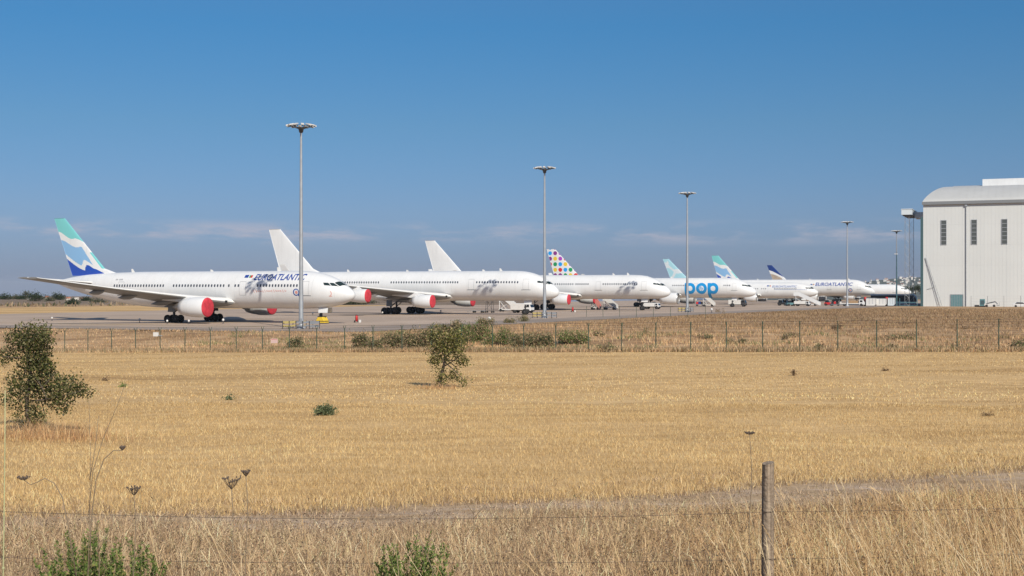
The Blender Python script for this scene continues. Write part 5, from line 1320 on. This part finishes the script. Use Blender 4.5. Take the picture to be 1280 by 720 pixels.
# green bushes at the bottom edge
def green_bush(u, v, w, h, n, label):
    g = hit(u, 719); D = g.y * .86; x = (u - 640) / FOC * D; z = float(zg(x, D)); k = D / FOC
    t = empty('green_bush', (x, D, z), 0, label, 'bush', 'fresh green bushes in the foreground')
    top = CAMZ + (HOR - v) * k - z; mb = MB(); P = []; Dr = []; S = []
    for i in range(n):
        bx = random.uniform(-.5, .5) * w * k; by = random.uniform(-.25, .25); hh = top * random.uniform(.55, 1.0) * (1 - .35 * (2 * bx / (w * k)) ** 2)
        lx = random.gauss(0, .05) + bx * .15; pts = [Vector((bx * .8 + lx * (q / 6) ** 1.5, by + random.gauss(0, .006), hh * q / 6)) for q in range(7)]
        mb.path(pts, [.0035 - .0004 * q for q in range(7)], 5)
        for q in range(76):
            tt = random.uniform(.25, 1.0); f = tt * 6; i0 = min(5, int(f)); p = pts[i0].lerp(pts[i0 + 1], f - i0); a = random.uniform(0, 6.283)
            d = Vector((math.cos(a), math.sin(a), random.uniform(.5, 1.5))).normalized(); P.append(p); Dr.append(d); S.append(random.uniform(.028, .056) * (1.15 - .5 * tt))
    mb.build('stem', M['dry_stem'], t)
    V = []; F = []; C = []
    for p, d, s in zip(P, Dr, S):
        sd = d.cross(Vector((random.gauss(0, 1), random.gauss(0, 1), random.gauss(0, 1)))).normalized() * s * .22; k = len(V)
        V += [tuple(p), tuple(p + d * s * .5 + sd), tuple(p + d * s), tuple(p + d * s * .5 - sd)]; F.append((k, k + 1, k + 2, k + 3))
        c = random.choice([(.13, .20, .045), (.18, .25, .06), (.24, .30, .08), (.085, .14, .035), (.34, .31, .11)]); C += [c] * 4
    o = big_mesh('foliage', np.array(V), np.array(F), M['leaf'], np.array(C)); o.parent = t
green_bush(108, 655, 105, 60, 52, 'leafy green bush at the bottom left, left part of the clump'); green_bush(178, 665, 70, 50, 26, 'leafy green bush at the bottom left, right part of the clump')
green_bush(517, 658, 95, 60, 44, 'leafy green bush at the bottom edge below the middle sapling')

# tall dry umbels in front of the field
def umbel(u, v, D, w, label, stem=None, flat=False, open_=.9, lean=0):
    x, z = gx(u, D), zat(v, D); zb = float(zg(x, D)); k = D / FOC
    t = empty('dry_umbel', (x, D, zb), 0, label, 'dry flower', 'dry umbels in the foreground')
    H = z - zb; mb = MB()
    pts = [Vector((lean * (1 - q / 10) ** 2 * .5 + .01 * math.sin(q), .01 * math.cos(q * 1.3), H * q / 10)) for q in range(11)] if stem is None else [Vector(((a - u) * k, 0, H + (v - b) * k)) for a, b in stem]
    mb.path(pts, [.0040 - .0014 * i / (len(pts) - 1) for i in range(len(pts))], 6); mb.build('stem', M['grey_stem'], t)
    top = pts[-1]; mb = MB(); r = w * k / 2; n = 30
    for i in range(n):
        a = 6.283 * i / n + random.uniform(-.1, .1); s = math.sqrt(random.uniform(.08, 1)); e = top + Vector((r * s * math.cos(a), r * s * math.sin(a), (.35 if flat else 1.0) * r * (.5 + .8 * s * open_) + random.uniform(-.004, .004)))
        m = top.lerp(e, .55) + Vector((0, 0, -.12 * r)); mb.path([top, m, e], [.0011, .001, .0009], 4)
        mb.lathe(e, (0, 0, 1), [(-.004, .001), (.0, .0055), (.005, .0045), (.009, .001)], 6)
    mb.build('seed_head', M['dry_head'], t)
umbel(290, 612, 8.6, 24, 'dry brown umbel closed like a bird nest, largest of the pair above the wire'); umbel(308, 596, 9.0, 11, 'small dry umbel just right of the nest shaped one')
umbel(168, 620, 8.7, 18, 'dry grey umbel left of the nest shaped pair, above the green bush'); umbel(938, 543, 10.6, 14, 'flat dark umbel on a thin stem above the wooden post', flat=True, open_=.4)
umbel(30, 600, 8.5, 16, 'drooping dry umbel on a bent stem at the left edge', [(95, 719), (84, 650), (78, 622), (68, 604), (56, 598), (46, 603), (38, 606), (30, 600)], flat=True)
umbel(153, 563, 8.6, 7, 'tiny dry umbel on an arched stem beside the tall bare stalk', [(112, 712), (114, 650), (120, 600), (130, 574), (142, 563), (153, 563)])
# bare stalks
def stalk(label, segs, D, r=.0028):
    u0, v0 = segs[0][0]; x = gx(u0, D); zb = float(zg(x, D)); t = empty('dry_stalk', (x, D, zb), 0, label, 'dry stalk', 'bare dry stalks in the foreground')
    for s in segs:
        mb = MB(); pts = [Vector((gx(u, D) - x, .02 * math.sin(i), zat(v, D) - zb)) for i, (u, v) in enumerate(s)]
        if s is segs[0]: pts = [Vector((pts[0].x, 0, -.02))] + pts
        mb.path(pts, [r * (1 - .6 * i / len(pts)) for i in range(len(pts))], 6); mb.build('stem', M['grey_stem'], t)
stalk('tall bare stalk rising from the left green bush into the stubble field', [[(110, 716), (111, 640), (112, 570), (111, 500)], [(111, 640), (115, 590), (128, 548), (146, 508), (158, 478)], [(112, 600), (118, 560), (122, 520)]], 8.4)
stalk('pale bare stalk at the bottom left inside the green bush', [[(124, 719), (123, 690), (121, 660), (116, 640)], [(122, 690), (132, 672), (140, 655)]], 8.6)
stalk('short forked stalk standing near the wire right of the big bush', [[(592, 712), (592, 640), (594, 622)], [(592, 648), (606, 632), (612, 620)], [(592, 642), (582, 628), (578, 618)]], 11)
stalk('thin dark stalk at the wire left of the wooden post', [[(884, 700), (884, 650), (882, 630)]], 11.5)
stalk('thin dark stalk at the wire in the middle of the photo', [[(690, 700), (690, 650), (688, 632)]], 11.5)
stalk('pale leaning stalk over the green bush at the bottom edge', [[(541, 712), (528, 682), (515, 652)]], 10.2, .004)
# pale green reed at the left edge, very near
D = 4.6; x = gx(5, D); zb = float(zg(x, D)); t = empty('green_reed', (x, D, zb), 0, 'pale green reed stem very near the camera at the left edge', 'reed')
mb = MB(); pts = [Vector((.004 * math.sin(q * .8), 0, -.05 + (zat(488, D) - zb + .05) * q / 10)) for q in range(11)]; mb.path(pts, [.0048 - .0003 * q for q in range(11)], 8); mb.build('stem', M['reed'], t)
mb = MB()
for q in (3, 5, 7): mb.lathe(pts[q], (0, 0, 1), [(-.005, .004), (0, .0058), (.005, .004)], 8)
mb.build('node', M['reed'], t)

# ------------------------------------------------------------------ far background
def far_tree(name, u, vb, w, h, D, cols, label, group, palm=False, n=700):
    k = D / FOC; x = gx(u, D); t = empty(name, (x, D, zat(vb, D)), 0, label, 'tree', group); W, H = w * k, h * k
    mb = MB(); mb.path([Vector((0, 0, -1)), Vector((.1, 0, H * .35)), Vector((0, 0, H * .6))], [.03 * W + .12, .025 * W + .1, .1], 7); mb.build('trunk', M['bark'], t)
    if palm:
        bl = [((0, 0, H * .8), (W * .5, W * .5, H * .22), 1)]
    else:
        bl = [((random.uniform(-.3, .3) * W, random.uniform(-.3, .3) * W, H * random.uniform(.4, .68)), (W * random.uniform(.25, .36), W * .32, H * random.uniform(.22, .34)), 1) for _ in range(7)]
    leaves('crown', bl, n * 2, max(.26, .012 * W + .2), cols, t, 1.3, .6)
DKG = [(.035, .055, .022), (.05, .07, .028), (.06, .075, .035), (.028, .042, .02)]
OLV = [(.10, .10, .055), (.13, .12, .07), (.08, .085, .045)]
fl_ = [('round dark tree at the far left behind the runway', 4, 378, 18, 11, 520, DKG), ('low dark tree second from the left edge behind the runway', 20, 377, 18, 8, 560, OLV), ('bushy far tree left of the little palm', 27, 378, 12, 9, 540, DKG),
       ('big round dark tree right of the little palm behind the runway', 47, 379, 21, 13, 480, DKG), ('dark tree just left of the tail of the nearest jet', 75, 377, 20, 10, 560, DKG), ('small dark tree seen under the wing tip of the nearest jet', 65, 379, 10, 7, 500, OLV),
       ('round green bush below the tailplane of the nearest jet', 91, 383, 17, 8, 430, DKG), ('low green tree under the tail cone of the nearest jet', 108, 378, 14, 6, 520, DKG), ('pale scrub tree right under the rear fuselage of the nearest jet', 122, 381, 22, 6, 470, OLV)]
for lab, u, vb, w, h, D, c in fl_: far_tree('far_tree', u, vb, w, h, D, c, lab, 'far trees behind the runway at left', n=800)
far_tree('palm_tree', 32.5, 379, 7, 14, 540, OLV, 'thin little palm between the far trees at left', 'far trees behind the runway at left', True, 260)
for i, (u, vb, w, h, D, lab) in enumerate([(432, 383, 16, 6, 420, 'dark scrub under the chin of the nearest jet, left clump'), (446, 383, 18, 8, 420, 'dark scrub right of the chin of the nearest jet, middle clump'), (461, 382, 16, 8, 430, 'dark scrub under the outer red engine cover, right clump'),
        (540, 381, 24, 5, 520, 'faint scrub behind the wheels of the second jet'), (590, 380, 20, 5, 540, 'faint scrub under the belly of the second jet')]):
    far_tree('far_scrub', u, vb, w, h, D, OLV if i > 2 else DKG + OLV, lab, 'far scrub behind the apron', n=600)
for i, (u, vb, w, h, D) in enumerate([(1144, 366, 16, 9, 800), (1150, 366, 10, 11, 760), (1136, 365, 14, 7, 860), (1126, 364, 16, 6, 900)]):
    far_tree('far_tree', u, vb, w, h, D, DKG, ['dark tree left of the hangar corner above the bus front', 'tall dark tree touching the left edge of the hangar', 'dark tree above the right end of the airport bus', 'dark low tree above the middle of the airport bus'][i], 'far trees beside the hangar', n=600)
def house(u, vb, w, h, D, rz, label, group, pitched=True, scale_only=False):
    k = D / FOC; W, H = w * k, h * k; t = empty('house', (gx(u, D), D, zat(vb, D)), rz, label, 'house', group)
    mb = MB(); mb.bbox(-W / 2, W / 2, -W * .35, W * .35, -2, H); mb.build('wall', M['cream_wall'], t)
    mb = MB()
    if pitched: mb.prism([(-W * .42, H), (W * .42, H), (0, H * 1.45)], W * 1.06, axis='x')
    else: mb.bbox(-W / 2 - .15, W / 2 + .15, -W * .37, W * .37, H, H + .35)
    mb.build('roof', M['terracotta'] if pitched else M['cream_wall'], t); return t
for i, (u, w, h, lab) in enumerate([(18, 5, 4, 'tiny white house between the far trees, left of the palm'), (36, 4.5, 4, 'tiny white house just right of the little palm'), (59, 4.5, 5, 'tiny white house right of the big round far tree'), (66, 3.5, 4, 'tiny white house half hidden behind the far tree under the wing tip'),
        (85.5, 5, 4, 'tiny white house below the tail of the nearest jet'), (95, 5, 4, 'tiny white house just right of the bush below the tailplane'), (104, 6, 3.2, 'low white house under the rear fuselage of the nearest jet'), (31, 3, 2, 'small pale shed on the slope in front of the palm')]):
    house(u, 377 if i < 7 else 382, w, h, 560 if i < 7 else 450, .3 * i - .8, lab, 'white houses behind the runway', i % 2 == 0)
# low rise behind the runway at left, and the hill with the town at right
def rise(name, prof, D0, D1, m, zb=-1.0):
    """prof: (u, v of the crest) seen at D1; slope from D0 up to D1 and gently down behind"""
    us = np.linspace(prof[0][0], prof[-1][0], 90); vv = np.interp(us, [p[0] for p in prof], [p[1] for p in prof]); V = []
    rows = [(D0, 0), (D0 + (D1 - D0) * .35, .28), (D0 + (D1 - D0) * .7, .72), (D1, 1.0), (D1 * 1.12, .95), (D1 * 1.5, .5), (D1 * 1.9, 0)]
    for D, f in rows:
        for u, v in zip(us, vv):
            zc = zat(v, D1) + (.06 * D1 / FOC) * math.sin(u * .7) * 3 * f; V.append(((u - 640) / FOC * D1 * (1 + (D / D1 - 1) * .9), D, zb + (zc - zb) * f))
    n = len(us); i, j = np.meshgrid(np.arange(len(rows) - 1), np.arange(n - 1), indexing='ij')
    F = np.stack([i * n + j, i * n + j + 1, (i + 1) * n + j + 1, (i + 1) * n + j], -1).reshape(-1, 4)
    o = big_mesh(name, np.array(V), F, m); o['kind'] = 'structure'; o.data.polygons.foreach_set('use_smooth', [True] * len(F)); return o
HM = mat('hill_scrub', (.075, .085, .05), .95, noise=.6, nscale=.012); RM = mat('dry_slope', (.24, .17, .11), .95, noise=.35, nscale=.08)
rise('terrain_slope', [(-420, 371), (-80, 373), (10, 376), (60, 377.5), (150, 378), (480, 376.5), (700, 377.5)], 360, 470, RM)
hill = [(880, 361), (960, 359), (1040, 357), (1070, 355), (1095, 350.5), (1125, 347.5), (1160, 346), (1240, 347), (1350, 352), (1500, 360)]
rise('hills', hill, 2600, 4300, HM, -40)
i = 0
for q in range(95):
    u = random.triangular(1068, 1158, 1128); t_ = random.random() ** 1.3; crest = np.interp(u, [p[0] for p in hill], [p[1] for p in hill]); f = 1 - .62 * t_
    # stand each house on the slope: interpolate the hill rows
    D = 2600 + 1700 * np.interp(f, [0, .28, .72, 1.0], [0, .35, .7, 1.0]); zt = zat(crest, 4300); z = -40 + (zt + 40) * f
    x = (u - 640) / FOC * 4300 * (1 + (D / 4300 - 1) * .9); k = D / FOC; w = random.uniform(1.5, 3.6) * k; h = random.uniform(1.1, 2.5) * k
    t = empty('house', (x, D, z), random.uniform(-.6, .6), 'small white house of the far hill town left of the hangar', 'house', 'white houses of the far hill town')
    mb = MB(); mb.bbox(-w / 2, w / 2, -w * .4, w * .4, -3, h); mb.build('wall', M['cream_wall'], t)
    mb = MB(); (mb.prism([(-w * .46, h), (w * .46, h), (0, h + w * .22)], w * 1.05, axis='x') if q % 3 == 0 else mb.bbox(-w / 2 - .4, w / 2 + .4, -w * .42, w * .42, h, h + .8)); mb.build('roof', M['terracotta'] if q % 3 == 0 else M['cream_wall'], t)

# ------------------------------------------------------------------ summer haze
hm = bpy.data.materials.new('thin_haze'); hm.use_nodes = True; hn = hm.node_tree; hn.nodes.remove(hn.nodes['Principled BSDF'])
pv = hn.nodes.new('ShaderNodeVolumePrincipled'); pv.inputs['Density'].default_value = .00006; pv.inputs['Color'].default_value = (.80, .88, 1.0, 1); pv.inputs['Anisotropy'].default_value = .0
hn.links.new(pv.outputs['Volume'], hn.nodes['Material Output'].inputs['Volume'])
o = MB().bbox(-9500, 9500, -300, 14500, -240, 72).build('haze', hm); o['kind'] = 'stuff'
# ------------------------------------------------------------------ camera, sun, sky
cam = bpy.data.cameras.new('camera'); co = bpy.data.objects.new('camera', cam); COL.objects.link(co)
co.location = (0, 0, CAMZ); co.rotation_euler = (math.pi / 2, 0, 0); cam.lens = 45.0; cam.sensor_width = 36; cam.clip_start = .1; cam.clip_end = 30000
cam.shift_y = (HOR - 360) / 1280; SC.camera = co
to_sun = Vector((.521, -1.294, 1.0)).normalized()
sl_ = bpy.data.lights.new('sun', 'SUN'); sl_.energy = 3.8; sl_.angle = R(.53); sl_.color = (1.0, .925, .81)
so = bpy.data.objects.new('sun', sl_); COL.objects.link(so); so.rotation_euler = (-to_sun).to_track_quat('-Z', 'Y').to_euler(); so.location = (30, -60, 60)
w = bpy.data.worlds.new('World'); SC.world = w; w.use_nodes = True; nt = w.node_tree; N = nt.nodes; Lk = nt.links; bg = N['Background']
sky = N.new('ShaderNodeTexSky'); sky.sky_type = 'NISHITA'; sky.sun_disc = False; sky.sun_elevation = math.asin(to_sun.z); sky.sun_rotation = math.atan2(to_sun.x, to_sun.y)
sky.air_density = 1.0; sky.dust_density = .6; sky.ozone_density = 2.5; sky.altitude = 100
# thin pinkish cloud wisps low over the horizon
tc = N.new('ShaderNodeTexCoord'); mp = N.new('ShaderNodeMapping'); mp.inputs['Scale'].default_value = (11, 11, 62); mp.inputs['Location'].default_value = (1.7, 0, .4)
nz = N.new('ShaderNodeTexNoise'); nz.inputs['Scale'].default_value = 1.0; nz.inputs['Detail'].default_value = 7; nz.inputs['Roughness'].default_value = .62
Lk.new(tc.outputs['Generated'], mp.inputs['Vector']); Lk.new(mp.outputs['Vector'], nz.inputs['Vector'])
sx = N.new('ShaderNodeSeparateXYZ'); Lk.new(tc.outputs['Generated'], sx.inputs[0])
def mr(x, a, b, c=0, d=1):
    q = N.new('ShaderNodeMapRange'); q.interpolation_type = 'SMOOTHSTEP'; Lk.new(x, q.inputs['Value'])
    for nm, v in zip(('From Min', 'From Max', 'To Min', 'To Max'), (a, b, c, d)): q.inputs[nm].default_value = v
    return q.outputs['Result']
def mu(a, b):
    q = N.new('ShaderNodeMath'); q.operation = 'MULTIPLY'; Lk.new(a, q.inputs[0])
    if isinstance(b, float): q.inputs[1].default_value = b
    else: Lk.new(b, q.inputs[1])
    return q.outputs[0]
cl = mu(mu(mu(mr(nz.outputs['Fac'], .44, .66), mr(sx.outputs['Z'], .030, .041)), mr(sx.outputs['Z'], .054, .043)), .62)
tint = N.new('ShaderNodeMix'); tint.data_type = 'RGBA'; tint.blend_type = 'MULTIPLY'; tint.inputs['Factor'].default_value = 1.0; tr = N.new('ShaderNodeValToRGB'); e = tr.color_ramp.elements; e.new(.06); e.new(.125); e.new(.2); e.new(.5)
for q, (p, c) in zip(e, ((0, (.34, .425, .80)), (.06, (.37, .49, .77)), (.125, (.335, .545, .745)), (.2, (.255, .595, .83)), (.5, (.8, .9, 1)), (1, (1, 1, 1)))): q.position = p; q.color = (*c, 1)
Lk.new(sx.outputs['Z'], tr.inputs['Fac']); Lk.new(tr.outputs['Color'], tint.inputs['B'])
Lk.new(sky.outputs['Color'], tint.inputs['A'])
cm = N.new('ShaderNodeMix'); cm.data_type = 'RGBA'; Lk.new(cl, cm.inputs['Factor']); Lk.new(tint.outputs['Result'], cm.inputs['A']); cm.inputs['B'].default_value = (5.6, 5.2, 5.8, 1)
Lk.new(cm.outputs['Result'], bg.inputs['Color']); bg.inputs['Strength'].default_value = .08
vs_ = SC.view_settings; vs_.view_transform = 'Standard'; vs_.look = 'None'; vs_.exposure = .25; vs_.gamma = 1; vs_.use_curve_mapping = False
SC.cycles.max_bounces = 6; SC.cycles.diffuse_bounces = 3; SC.cycles.transparent_max_bounces = 4; SC.cycles.caustics_reflective = False; SC.cycles.caustics_refractive = False
